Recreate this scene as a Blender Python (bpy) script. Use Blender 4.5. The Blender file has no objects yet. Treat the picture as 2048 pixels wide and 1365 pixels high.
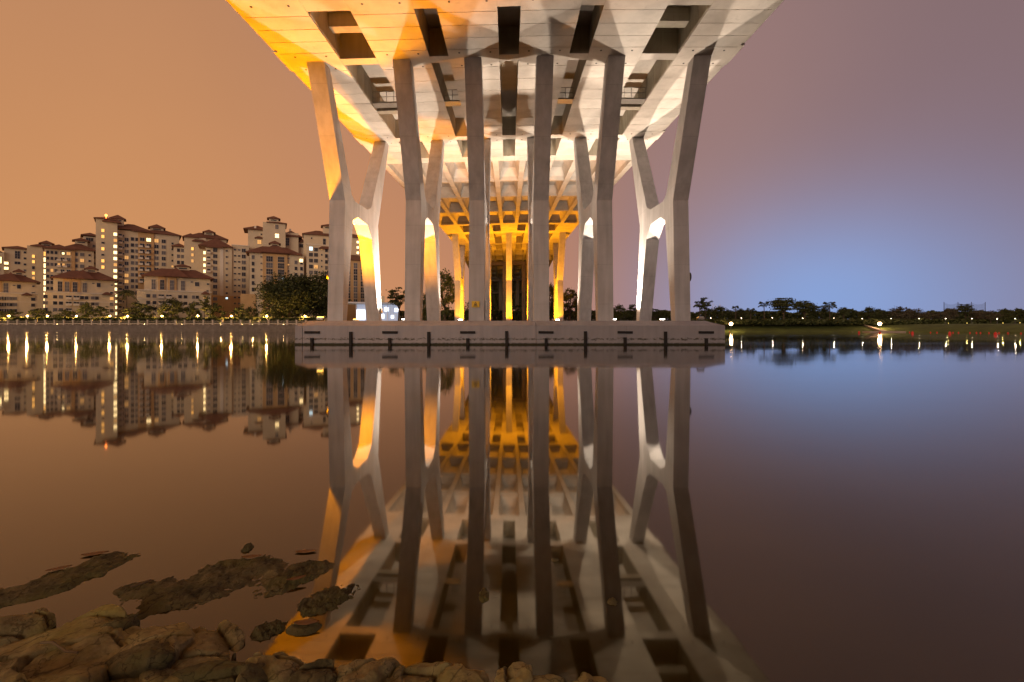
import bpy, bmesh, math, random
from mathutils import Vector, Matrix, noise

# ------------------------------------------------------------------ camera, sky, light
S = bpy.context.scene
C = S.collection
F, CX, HY, CH = 960.0, 1018.0, 656.0, 1.5          # focal length (photo px), axis x, horizon y, camera height
cam_d = bpy.data.cameras.new('camera')
cam = bpy.data.objects.new('camera', cam_d); C.objects.link(cam)
cam.location = (0, 0, CH); cam.rotation_euler = (math.radians(90), 0, 0)
cam_d.sensor_width = 36.0; cam_d.lens = F / 2048 * 36.0
cam_d.shift_x = 6 / 2048; cam_d.shift_y = -26.5 / 2048
cam_d.clip_start = 0.05; cam_d.clip_end = 5000
S.camera = cam
S.view_settings.view_transform = 'Standard'; S.view_settings.look = 'None'
S.view_settings.exposure = 0.0; S.view_settings.gamma = 1.0
S.render.engine = 'CYCLES'
S.cycles.use_denoising = True
S.cycles.max_bounces = 8; S.cycles.diffuse_bounces = 4; S.cycles.glossy_bounces = 4
S.cycles.sample_clamp_indirect = 4.0
S.cycles.caustics_reflective = False; S.cycles.caustics_refractive = False

def lin(r, g, b):
    f = lambda c: (c / 255 / 12.92) if c <= 10 else ((c / 255 + 0.055) / 1.055) ** 2.4
    return (f(r), f(g), f(b), 1.0)

W = bpy.data.worlds.new('World'); S.world = W; W.use_nodes = True
def build_world():
    nt = W.node_tree; N = nt.nodes; L = nt.links; N.clear()
    out = N.new('ShaderNodeOutputWorld'); bg = N.new('ShaderNodeBackground'); L.new(bg.outputs[0], out.inputs[0])
    tc = N.new('ShaderNodeTexCoord'); sep = N.new('ShaderNodeSeparateXYZ'); L.new(tc.outputs['Generated'], sep.inputs[0])
    def m(op, a, b=None, c=None):
        n = N.new('ShaderNodeMath'); n.operation = op
        for i, v in enumerate((a, b, c)):
            if v is None: continue
            if isinstance(v, (int, float)): n.inputs[i].default_value = v
            else: L.new(v, n.inputs[i])
        return n.outputs[0]
    x, y, z = sep.outputs
    hor = m('SQRT', m('ADD', m('MULTIPLY', x, x), m('ADD', m('MULTIPLY', y, y), 1e-6)))
    s = m('DIVIDE', x, hor)                                   # sine of the azimuth: town glow on the left, dark bay on the right
    fac = m('MULTIPLY_ADD', s, 0.5, 0.5)
    def ramp(stops, f):
        r = N.new('ShaderNodeValToRGB'); r.color_ramp.interpolation = 'EASE'
        e = r.color_ramp.elements
        while len(e) < len(stops): e.new(0.5)
        for el, (p, c) in zip(e, stops): el.position = p; el.color = c
        L.new(f, r.inputs[0]); return r.outputs[0]
    low = ramp([(0.0, lin(206, 144, 92)), (0.17, lin(206, 144, 92)), (0.36, lin(199, 138, 96)), (0.5, lin(188, 130, 98)),
                (0.66, lin(154, 121, 116)), (0.86, lin(130, 108, 117)), (1.0, lin(128, 106, 116))], fac)
    high = ramp([(0.0, lin(176, 126, 92)), (0.2, lin(176, 126, 92)), (0.5, lin(158, 116, 98)), (0.7, lin(142, 113, 109)),
                 (0.86, lin(127, 104, 105)), (1.0, lin(125, 102, 104))], fac)
    el = m('MULTIPLY', m('MAXIMUM', z, 0.0), 1.75)
    el.node.use_clamp = True
    mix = N.new('ShaderNodeMix'); mix.data_type = 'RGBA'; L.new(el, mix.inputs[0]); L.new(low, mix.inputs[6]); L.new(high, mix.inputs[7])
    # bluish stadium glow low over the right bank
    g = Vector((0.60, 0.92, 0.045)).normalized()
    def glow(wx, wz):
        a = m('SUBTRACT', s, g.x); a = m('DIVIDE', a, wx)
        b = m('SUBTRACT', z, g.z); b = m('DIVIDE', b, wz)
        q = m('ADD', m('MULTIPLY', a, a), m('MULTIPLY', b, b))
        front = m('GREATER_THAN', y, 0.0)
        return m('MULTIPLY', m('POWER', 2.718, m('MULTIPLY', q, -1.0)), front)
    c1 = N.new('ShaderNodeMix'); c1.data_type = 'RGBA'; L.new(m('MULTIPLY', glow(0.215, 0.165), 0.92), c1.inputs[0])
    L.new(mix.outputs[2], c1.inputs[6]); c1.inputs[7].default_value = lin(132, 160, 212)
    # soft uneven cloud veil
    tx = N.new('ShaderNodeTexNoise'); tx.inputs['Scale'].default_value = 1.8; tx.inputs['Detail'].default_value = 5
    L.new(tc.outputs['Generated'], tx.inputs[0])
    v = m('MULTIPLY_ADD', tx.outputs[0], 0.22, 0.89)
    mul = N.new('ShaderNodeMix'); mul.data_type = 'RGBA'; mul.blend_type = 'MULTIPLY'; mul.inputs[0].default_value = 1
    L.new(c1.outputs[2], mul.inputs[6]); L.new(v, mul.inputs[7])
    L.new(mul.outputs[2], bg.inputs[0]); bg.inputs[1].default_value = 1.1
build_world()

sun_d = bpy.data.lights.new('town_glow', 'SUN'); sun = bpy.data.objects.new('town_glow', sun_d); C.objects.link(sun)
sun_d.energy = 1.1; sun_d.angle = math.radians(35); sun_d.color = (1.0, 0.84, 0.70)
sun.rotation_euler = Vector((0.40, 1.0, -0.15)).to_track_quat('-Z', 'Y').to_euler()

# ------------------------------------------------------------------ helpers
R = random.Random(7)
def P(px, py, d): return Vector(((px - CX) * d / F, d, CH + (HY - py) * d / F))     # photo px at a real distance

def tag(o, label=None, cat=None, group=None, kind=None):
    if label: o['label'] = label
    if cat: o['category'] = cat
    if group: o['group'] = group
    if kind: o['kind'] = kind
    return o
def empty(name, loc=(0, 0, 0), rz=0.0, parent=None):
    o = bpy.data.objects.new(name, None); C.objects.link(o); o.location = loc; o.rotation_euler = (0, 0, rz)
    o.empty_display_size = 0.2
    if parent: o.parent = parent
    return o
def inst(name, mesh, parent=None, loc=(0, 0, 0), rot=(0, 0, 0), scale=(1, 1, 1)):
    o = bpy.data.objects.new(name, mesh); C.objects.link(o)
    if parent: o.parent = parent
    o.location = loc; o.rotation_euler = rot; o.scale = scale
    return o
def copy_tree(o, parent=None):
    c = o.copy(); C.objects.link(c); c.parent = parent
    for ch in list(o.children): copy_tree(ch, c)
    return c

class MB:
    def __init__(s): s.v = []; s.f = []; s.m = []; s.smooth = False
    def quad(s, a, b, c, d, mi=0):
        n = len(s.v); s.v += [a, b, c, d]; s.f.append((n, n + 1, n + 2, n + 3)); s.m.append(mi)
    def poly(s, pts, mi=0):
        n = len(s.v); s.v += [tuple(p) for p in pts]; s.f.append(tuple(range(n, n + len(pts)))); s.m.append(mi)
    def box(s, x0, x1, y0, y1, z0, z1, mi=0):
        n = len(s.v)
        s.v += [(x0, y0, z0), (x1, y0, z0), (x1, y1, z0), (x0, y1, z0), (x0, y0, z1), (x1, y0, z1), (x1, y1, z1), (x0, y1, z1)]
        for q in ((0, 3, 2, 1), (4, 5, 6, 7), (0, 1, 5, 4), (1, 2, 6, 5), (2, 3, 7, 6), (3, 0, 4, 7)):
            s.f.append(tuple(n + i for i in q)); s.m.append(mi)
        return s
    def hip(s, x0, x1, y0, y1, z0, z1, ridge=None, th=0.35, mi=0):
        """hip roof with an eave edge of thickness th"""
        if x1 - x0 >= y1 - y0:
            k = (y1 - y0) / 2 * 0.95 if ridge is None else ridge
            k = min(k, (x1 - x0) / 2 - 0.01); ym = (y0 + y1) / 2
            r0, r1 = (x0 + k, ym, z1), (x1 - k, ym, z1)
            A, B, D, E = (x0, y0, z0), (x1, y0, z0), (x1, y1, z0), (x0, y1, z0)
            s.poly([A, B, r1, r0], mi); s.poly([B, D, r1], mi); s.poly([D, E, r0, r1], mi); s.poly([E, A, r0], mi)
        else:
            k = (x1 - x0) / 2 * 0.95; k = min(k, (y1 - y0) / 2 - 0.01); xm = (x0 + x1) / 2
            r0, r1 = (xm, y0 + k, z1), (xm, y1 - k, z1)
            A, B, D, E = (x0, y0, z0), (x1, y0, z0), (x1, y1, z0), (x0, y1, z0)
            s.poly([A, B, r0], mi); s.poly([B, D, r1, r0], mi); s.poly([D, E, r1], mi); s.poly([E, A, r0, r1], mi)
        a, b, d, e = [(q[0], q[1], z0 - th) for q in (A, B, D, E)]
        for p, q, r, t in ((A, B, b, a), (B, D, d, b), (D, E, e, d), (E, A, a, e)): s.quad(t, r, q, p, mi)
        s.quad(a, e, d, b, mi)
    def tube(s, a, b, r0, r1=None, n=8, mi=0, cap=True):
        a, b = Vector(a), Vector(b); r1 = r0 if r1 is None else r1
        ax = (b - a).normalized(); u = ax.orthogonal().normalized(); w = ax.cross(u); k = len(s.v)
        for c, r in ((a, r0), (b, r1)):
            for i in range(n):
                t = 2 * math.pi * i / n; s.v.append(tuple(c + u * (r * math.cos(t)) + w * (r * math.sin(t))))
        for i in range(n):
            j = (i + 1) % n; s.f.append((k + i, k + j, k + n + j, k + n + i)); s.m.append(mi)
        if cap:
            s.f.append(tuple(k + i for i in reversed(range(n)))); s.m.append(mi)
            s.f.append(tuple(k + n + i for i in range(n))); s.m.append(mi)
    def ball(s, c, r, nu=10, nv=6, mi=0, sz=1.0):
        k = len(s.v); c = Vector(c)
        for j in range(nv + 1):
            t = math.pi * j / nv
            for i in range(nu):
                p = 2 * math.pi * i / nu
                s.v.append((c.x + r * math.sin(t) * math.cos(p), c.y + r * math.sin(t) * math.sin(p), c.z + r * sz * math.cos(t)))
        for j in range(nv):
            for i in range(nu):
                a, b = k + j * nu + i, k + j * nu + (i + 1) % nu
                s.f.append((a, a + nu, b + nu, b)); s.m.append(mi)
    def mesh(s, name, mats, smooth=None):
        me = bpy.data.meshes.new(name); me.from_pydata([tuple(v) for v in s.v], [], s.f)
        mats = mats if isinstance(mats, (list, tuple)) else [mats]
        for m_ in mats: me.materials.append(m_)
        me.polygons.foreach_set('material_index', s.m)
        if s.smooth if smooth is None else smooth: me.polygons.foreach_set('use_smooth', [True] * len(s.f))
        me.update(); return me
    def build(s, name, mats, parent=None, loc=(0, 0, 0), rz=0.0, smooth=None):
        return inst(name, s.mesh(name, mats, smooth), parent, loc, (0, 0, rz))

# ------------------------------------------------------------------ materials
def mat(name, base, rough=0.7, var=0.0, scale=3.0, bump=0.0, bscale=20.0, metal=0.0, emit=None, estr=0.0, spec=0.4, var2=None, coord='Object'):
    m_ = bpy.data.materials.new(name); m_.use_nodes = True
    nt = m_.node_tree; N = nt.nodes; L = nt.links; b = N['Principled BSDF']
    col = tuple(base[:3]) + (1,)
    b.inputs['Base Color'].default_value = col; b.inputs['Roughness'].default_value = rough; b.inputs['Metallic'].default_value = metal
    b.inputs['Specular IOR Level'].default_value = spec
    tc = N.new('ShaderNodeTexCoord')
    if var > 0:
        t = N.new('ShaderNodeTexNoise'); t.inputs['Scale'].default_value = scale; t.inputs['Detail'].default_value = 6; t.inputs['Roughness'].default_value = 0.65
        L.new(tc.outputs[coord], t.inputs[0])
        r = N.new('ShaderNodeValToRGB'); r.color_ramp.elements[0].position = 0.3; r.color_ramp.elements[1].position = 0.72
        d = var2 if var2 else tuple(c * (1 - var) for c in col[:3])
        r.color_ramp.elements[0].color = tuple(d[:3]) + (1,); r.color_ramp.elements[1].color = tuple(min(1, c * (1 + var * 0.5)) for c in col[:3]) + (1,)
        L.new(t.outputs[0], r.inputs[0]); L.new(r.outputs[0], b.inputs['Base Color'])
    if bump > 0:
        t2 = N.new('ShaderNodeTexNoise'); t2.inputs['Scale'].default_value = bscale; t2.inputs['Detail'].default_value = 5
        L.new(tc.outputs[coord], t2.inputs[0])
        bp = N.new('ShaderNodeBump'); bp.inputs['Strength'].default_value = bump; bp.inputs['Distance'].default_value = 0.05
        L.new(t2.outputs[0], bp.inputs['Height']); L.new(bp.outputs[0], b.inputs['Normal'])
    if emit:
        b.inputs['Emission Color'].default_value = tuple(emit[:3]) + (1,); b.inputs['Emission Strength'].default_value = estr
    return m_

def concrete(name, base, dirt=0.25, streak=True, waterline=False):
    m_ = mat(name, base, rough=0.75, bump=0.15, bscale=9.0)
    nt = m_.node_tree; N = nt.nodes; L = nt.links; b = N['Principled BSDF']
    geo = N.new('ShaderNodeNewGeometry')
    t = N.new('ShaderNodeTexNoise'); t.inputs['Scale'].default_value = 0.45; t.inputs['Detail'].default_value = 8; t.inputs['Roughness'].default_value = 0.6
    L.new(geo.outputs['Position'], t.inputs[0])
    mp = N.new('ShaderNodeMapping'); mp.inputs['Scale'].default_value = (2.2, 2.2, 0.12); L.new(geo.outputs['Position'], mp.inputs[0])
    t2 = N.new('ShaderNodeTexNoise'); t2.inputs['Scale'].default_value = 1.0; t2.inputs['Detail'].default_value = 6; L.new(mp.outputs[0], t2.inputs[0])
    r = N.new('ShaderNodeValToRGB'); r.color_ramp.elements[0].position = 0.32; r.color_ramp.elements[1].position = 0.62
    dk = tuple(c * (1 - dirt) for c in base[:3]) + (1,); lt = tuple(base[:3]) + (1,)
    r.color_ramp.elements[0].color = dk; r.color_ramp.elements[1].color = lt
    ad = N.new('ShaderNodeMath'); ad.operation = 'MULTIPLY_ADD'; L.new(t2.outputs[0], ad.inputs[0]); ad.inputs[1].default_value = 0.5 if streak else 0.0
    hf = N.new('ShaderNodeMath'); hf.operation = 'MULTIPLY'; L.new(t.outputs[0], hf.inputs[0]); hf.inputs[1].default_value = 0.5 if streak else 1.0
    L.new(hf.outputs[0], ad.inputs[2]); L.new(ad.outputs[0], r.inputs[0])
    last = r.outputs[0]
    sx = N.new('ShaderNodeSeparateXYZ'); L.new(geo.outputs['Position'], sx.inputs[0])
    def mth(op, a, v):
        n = N.new('ShaderNodeMath'); n.operation = op; L.new(a, n.inputs[0])
        if isinstance(v, (int, float)): n.inputs[1].default_value = v
        else: L.new(v, n.inputs[1])
        return n.outputs[0]
    oi = N.new('ShaderNodeObjectInfo')
    tone = mth('ADD', mth('MULTIPLY', oi.outputs['Random'], 0.14), 0.89)
    if streak:                                                   # pour joints every few metres up the columns
        fr = mth('FRACT', mth('DIVIDE', sx.outputs[2], 3.65), 0.0)
        tone = mth('SUBTRACT', tone, mth('MULTIPLY', mth('LESS_THAN', fr, 0.012), 0.16))
    tn = N.new('ShaderNodeMix'); tn.data_type = 'RGBA'; tn.blend_type = 'MULTIPLY'; tn.inputs[0].default_value = 1.0
    L.new(last, tn.inputs[6]); L.new(tone, tn.inputs[7]); last = tn.outputs[2]
    # small dark stains and patches
    ns = N.new('ShaderNodeTexNoise'); ns.inputs['Scale'].default_value = 1.3; ns.inputs['Detail'].default_value = 9; ns.inputs['Roughness'].default_value = 0.75; L.new(mp.outputs[0] if streak else geo.outputs['Position'], ns.inputs[0])
    ms = N.new('ShaderNodeMapRange'); ms.inputs[1].default_value = 0.58; ms.inputs[2].default_value = 0.73; ms.inputs[4].default_value = 0.5; L.new(ns.outputs[0], ms.inputs[0])
    mxs = N.new('ShaderNodeMix'); mxs.data_type = 'RGBA'; L.new(ms.outputs[0], mxs.inputs[0]); L.new(last, mxs.inputs[6]); mxs.inputs[7].default_value = tuple(c * 0.45 for c in base[:3]) + (1,); last = mxs.outputs[2]
    if waterline:
        sp = N.new('ShaderNodeSeparateXYZ'); L.new(geo.outputs['Position'], sp.inputs[0])
        def band(z0, z1, nscale, amp, colr, src):
            mp2 = N.new('ShaderNodeMapping'); mp2.inputs['Scale'].default_value = (nscale, nscale, nscale * 2.5); L.new(geo.outputs['Position'], mp2.inputs[0])
            nz = N.new('ShaderNodeTexNoise'); nz.inputs['Scale'].default_value = 1; nz.inputs['Detail'].default_value = 7; nz.inputs['Roughness'].default_value = 0.75; L.new(mp2.outputs[0], nz.inputs[0])
            a = N.new('ShaderNodeMath'); a.operation = 'MULTIPLY_ADD'; L.new(nz.outputs[0], a.inputs[0]); a.inputs[1].default_value = amp; L.new(sp.outputs[2], a.inputs[2])
            mr = N.new('ShaderNodeMapRange'); mr.inputs[1].default_value = z0 + amp * 0.5; mr.inputs[2].default_value = z1 + amp * 0.5; mr.inputs[3].default_value = 1; mr.inputs[4].default_value = 0
            L.new(a.outputs[0], mr.inputs[0])
            mx = N.new('ShaderNodeMix'); mx.data_type = 'RGBA'; L.new(mr.outputs[0], mx.inputs[0]); L.new(src, mx.inputs[6]); mx.inputs[7].default_value = colr
            return mx.outputs[2]
        last = band(0.10, 0.2, 3.0, 0.28, (0.030, 0.030, 0.010, 1), last)
        # broken tide mark
        mp3 = N.new('ShaderNodeMapping'); mp3.inputs['Scale'].default_value = (3.2, 3.2, 7); L.new(geo.outputs['Position'], mp3.inputs[0])
        nz = N.new('ShaderNodeTexNoise'); nz.inputs['Scale'].default_value = 1; nz.inputs['Detail'].default_value = 9; nz.inputs['Roughness'].default_value = 0.8; L.new(mp3.outputs[0], nz.inputs[0])
        d = N.new('ShaderNodeMath'); d.operation = 'SUBTRACT'; L.new(sp.outputs[2], d.inputs[0]); d.inputs[1].default_value = 0.5
        ab = N.new('ShaderNodeMath'); ab.operation = 'ABSOLUTE'; L.new(d.outputs[0], ab.inputs[0])
        cm = N.new('ShaderNodeMath'); cm.operation = 'MULTIPLY_ADD'; L.new(ab.outputs[0], cm.inputs[0]); cm.inputs[1].default_value = -0.9; L.new(nz.outputs[0], cm.inputs[2])
        mr = N.new('ShaderNodeMapRange'); mr.inputs[1].default_value = 0.42; mr.inputs[2].default_value = 0.52; L.new(cm.outputs[0], mr.inputs[0])
        mx = N.new('ShaderNodeMix'); mx.data_type = 'RGBA'; L.new(mr.outputs[0], mx.inputs[0]); L.new(last, mx.inputs[6]); mx.inputs[7].default_value = (0.07, 0.065, 0.05, 1)
        last = mx.outputs[2]
    L.new(last, b.inputs['Base Color'])
    return m_

M = {}
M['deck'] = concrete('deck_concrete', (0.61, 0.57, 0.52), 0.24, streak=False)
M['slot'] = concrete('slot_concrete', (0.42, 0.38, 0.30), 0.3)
M['pier'] = concrete('pier_concrete', (0.51, 0.50, 0.50), 0.32)
M['cap'] = concrete('cap_concrete', (0.36, 0.345, 0.36), 0.22, waterline=True)
M['shaded'] = concrete('shaded_concrete', (0.20, 0.15, 0.10), 0.35)  # far piers: shade under the deck is put into this dark base colour
M['rubber'] = mat('fender_rubber', (0.025, 0.023, 0.022), 0.85, var=0.4, scale=8, bump=0.4, bscale=14)
M['metal'] = mat('grey_metal', (0.30, 0.29, 0.27), 0.45, metal=0.6, var=0.2)
M['dark_metal'] = mat('dark_metal', (0.05, 0.05, 0.05), 0.5, metal=0.3)
M['sign_yellow'] = mat('sign_yellow', (0.75, 0.48, 0.02), 0.5, var=0.1)
M['sign_black'] = mat('sign_black', (0.02, 0.02, 0.02), 0.5)
M['lens_off'] = mat('lens_off', (0.6, 0.6, 0.58), 0.3)
M['lens_white'] = mat('lens_white', (0.9, 0.9, 0.9), 0.3, emit=(1, 0.93, 0.85), estr=30)
M['lens_amber'] = mat('lens_amber', (0.9, 0.6, 0.2), 0.3, emit=(1, 0.50, 0.06), estr=14)
M['globe_amber'] = mat('globe_amber', (0.9, 0.7, 0.4), 0.3, emit=(1, 0.66, 0.25), estr=55)
M['globe_white'] = mat('globe_white', (0.9, 0.9, 0.9), 0.3, emit=(0.9, 0.98, 1.0), estr=45)
M['globe_warm'] = mat('globe_warm', (0.9, 0.8, 0.7), 0.3, emit=(1.0, 0.78, 0.52), estr=4)
M['globe_star'] = mat('globe_star', (0.9, 0.7, 0.4), 0.3, emit=(1.0, 0.60, 0.30), estr=70)
M['red_lamp'] = mat('red_lamp', (0.8, 0.1, 0.05), 0.3, emit=(1, 0.22, 0.04), estr=9)
M['uplight'] = mat('uplight_lens', (0.8, 0.7, 0.2), 0.3, emit=(1, 0.72, 0.15), estr=3)
M['wall'] = mat('render_cream', (0.68, 0.56, 0.37), 0.8, var=0.12, scale=0.25)
M['wall_tan'] = mat('render_tan', (0.60, 0.38, 0.17), 0.8, var=0.12, scale=0.3)
M['wall_trim'] = mat('render_trim', (0.74, 0.66, 0.53), 0.8)
def roof_mat():
    m_ = mat('roof_tile', (0.20, 0.062, 0.030), 0.75)
    nt = m_.node_tree; N = nt.nodes; L = nt.links; b = N['Principled BSDF']
    tc = N.new('ShaderNodeTexCoord'); w = N.new('ShaderNodeTexWave'); w.inputs['Scale'].default_value = 1.6; w.inputs['Distortion'].default_value = 0.6; L.new(tc.outputs['Object'], w.inputs[0])
    n = N.new('ShaderNodeTexNoise'); n.inputs['Scale'].default_value = 0.5; n.inputs['Detail'].default_value = 5; L.new(tc.outputs['Object'], n.inputs[0])
    a = N.new('ShaderNodeMath'); a.operation = 'MULTIPLY_ADD'; L.new(w.outputs['Fac'], a.inputs[0]); a.inputs[1].default_value = 0.4; L.new(n.outputs[0], a.inputs[2])
    r = N.new('ShaderNodeValToRGB'); r.color_ramp.elements[0].position = 0.35; r.color_ramp.elements[0].color = (0.11, 0.048, 0.028, 1); r.color_ramp.elements[1].position = 0.95; r.color_ramp.elements[1].color = (0.20, 0.085, 0.048, 1)
    L.new(a.outputs[0], r.inputs[0]); L.new(r.outputs[0], b.inputs['Base Color']); return m_
M['roof'] = roof_mat()
M['glass'] = mat('dark_glass', (0.035, 0.035, 0.035), 0.12, var=0.5, scale=0.3, spec=0.6, coord='Generated')
M['glass_grey'] = mat('curtained_glass', (0.16, 0.15, 0.14), 0.2, var=0.3, scale=0.6, spec=0.6)
M['frame'] = mat('window_frame', (0.55, 0.50, 0.43), 0.6)
M['lit_amber'] = mat('lit_amber', (0.8, 0.5, 0.2), 0.5, emit=(1, 0.46, 0.09), estr=1.5)
M['lit_white'] = mat('lit_white', (0.9, 0.8, 0.6), 0.5, emit=(1, 0.70, 0.30), estr=2.8)
M['lit_dim'] = mat('lit_dim', (0.8, 0.5, 0.2), 0.5, emit=(1, 0.50, 0.14), estr=0.6)
M['lit_blue'] = mat('lit_blue', (0.6, 0.8, 0.9), 0.5, emit=(0.65, 0.9, 1.0), estr=1.6)
M['bark'] = mat('bark', (0.09, 0.065, 0.045), 0.9, var=0.4, scale=4, bump=0.5)
def leafmat(name, a, b):
    m_ = mat(name, a, 0.65, spec=0.2)
    nt = m_.node_tree; N = nt.nodes; L = nt.links; bs = N['Principled BSDF']
    g = N.new('ShaderNodeNewGeometry'); r = N.new('ShaderNodeValToRGB'); r.color_ramp.elements[0].color = tuple(a) + (1,); r.color_ramp.elements[1].color = tuple(b) + (1,)
    L.new(g.outputs['Random Per Island'], r.inputs[0]); L.new(r.outputs[0], bs.inputs['Base Color'])
    bs.inputs['Subsurface Weight'].default_value = 0.0
    return m_
M['leaf'] = leafmat('leaf_dark', (0.026, 0.036, 0.012), (0.09, 0.10, 0.035))
M['leaf2'] = leafmat('leaf_mid', (0.035, 0.048, 0.014), (0.11, 0.12, 0.04))
M['leaf3'] = leafmat('leaf_grey', (0.05, 0.045, 0.03), (0.14, 0.12, 0.08))
M['palm'] = leafmat('leaf_palm', (0.02, 0.03, 0.010), (0.08, 0.09, 0.035))
M['grass'] = mat('lawn', (0.085, 0.115, 0.020), 0.9, var=0.45, scale=0.25, bump=0.4, bscale=3)
M['earth'] = mat('earth', (0.09, 0.075, 0.05), 0.95, var=0.4, scale=0.2)
M['quay'] = mat('quay_stone', (0.20, 0.165, 0.13), 0.85, var=0.35, scale=0.8, bump=0.3, bscale=3)
M['path'] = mat('path_concrete', (0.42, 0.33, 0.26), 0.85, var=0.2, scale=0.6)
M['fence'] = mat('fence_paint', (0.62, 0.52, 0.38), 0.7, var=0.15)
M['red_plastic'] = mat('red_plastic', (0.70, 0.03, 0.015), 0.4)
M['boat_white'] = mat('pavilion_white', (0.75, 0.76, 0.8), 0.6)
M['pavilion_light'] = mat('pavilion_light', (0.9, 0.9, 0.95), 0.5, emit=(0.80, 0.90, 1.0), estr=2.2)
M['pavilion_glass'] = mat('pavilion_glass', (0.45, 0.5, 0.6), 0.1, emit=(0.45, 0.55, 0.75), estr=0.45)
def rock_mat(name, c1, c2, moss):
    m_ = mat(name, c1, 0.85)
    nt = m_.node_tree; N = nt.nodes; L = nt.links; b = N['Principled BSDF']
    g = N.new('ShaderNodeNewGeometry')
    def nz(sc, det, ro=0.6):
        t = N.new('ShaderNodeTexNoise'); t.inputs['Scale'].default_value = sc; t.inputs['Detail'].default_value = det; t.inputs['Roughness'].default_value = ro; L.new(g.outputs['Position'], t.inputs[0]); return t.outputs[0]
    a = nz(6, 8, 0.7)
    r = N.new('ShaderNodeValToRGB'); r.color_ramp.elements[0].position = 0.35; r.color_ramp.elements[1].position = 0.7
    r.color_ramp.elements[0].color = tuple(c2) + (1,); r.color_ramp.elements[1].color = tuple(c1) + (1,); L.new(a, r.inputs[0])
    mr = N.new('ShaderNodeMapRange'); mr.inputs[1].default_value = 0.46; mr.inputs[2].default_value = 0.62; L.new(nz(2.6, 6), mr.inputs[0])
    mx = N.new('ShaderNodeMix'); mx.data_type = 'RGBA'; L.new(mr.outputs[0], mx.inputs[0]); L.new(r.outputs[0], mx.inputs[6]); mx.inputs[7].default_value = tuple(moss) + (1,)
    vo = N.new('ShaderNodeTexVoronoi'); vo.feature = 'DISTANCE_TO_EDGE'; vo.inputs['Scale'].default_value = 6.5
    wob = N.new('ShaderNodeVectorMath'); wob.operation = 'MULTIPLY_ADD'; L.new(nz(5, 4), wob.inputs[0]); wob.inputs[1].default_value = (0.35, 0.35, 0.35); L.new(g.outputs['Position'], wob.inputs[2]); L.new(wob.outputs[0], vo.inputs['Vector'])
    ck = N.new('ShaderNodeMapRange'); ck.inputs[1].default_value = 0.0; ck.inputs[2].default_value = 0.035; ck.inputs[3].default_value = 0.75; ck.inputs[4].default_value = 0.0; L.new(vo.outputs['Distance'], ck.inputs[0])
    sp = N.new('ShaderNodeMapRange'); sp.inputs[1].default_value = 0.56; sp.inputs[2].default_value = 0.68; sp.inputs[4].default_value = 0.6; L.new(nz(34, 6, 0.8), sp.inputs[0])
    ds = N.new('ShaderNodeMath'); ds.operation = 'MAXIMUM'; L.new(ck.outputs[0], ds.inputs[0]); L.new(sp.outputs[0], ds.inputs[1])
    mk = N.new('ShaderNodeMix'); mk.data_type = 'RGBA'; L.new(ds.outputs[0], mk.inputs[0]); L.new(mx.outputs[2], mk.inputs[6]); mk.inputs[7].default_value = tuple(q * 0.35 for q in c2) + (1,)
    L.new(mk.outputs[2], b.inputs['Base Color'])
    bp = N.new('ShaderNodeBump'); bp.inputs['Strength'].default_value = 1.0; bp.inputs['Distance'].default_value = 0.025
    L.new(nz(40, 9, 0.8), bp.inputs['Height']); L.new(bp.outputs[0], b.inputs['Normal'])
    return m_
M['rock'] = rock_mat('shore_rock', (0.70, 0.56, 0.24), (0.24, 0.175, 0.065), (0.48, 0.40, 0.11))
M['mossrock'] = rock_mat('weedy_rock', (0.36, 0.29, 0.12), (0.07, 0.055, 0.02), (0.19, 0.165, 0.045))
M['leaf_fallen'] = mat('fallen_leaf', (0.24, 0.11, 0.035), 0.6, var=0.4, scale=8)
M['twig'] = mat('twig', (0.20, 0.14, 0.07), 0.8, var=0.3)
M['mud'] = mat('shore_mud', (0.10, 0.08, 0.045), 0.9, var=0.4, scale=2, bump=0.5)

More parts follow.
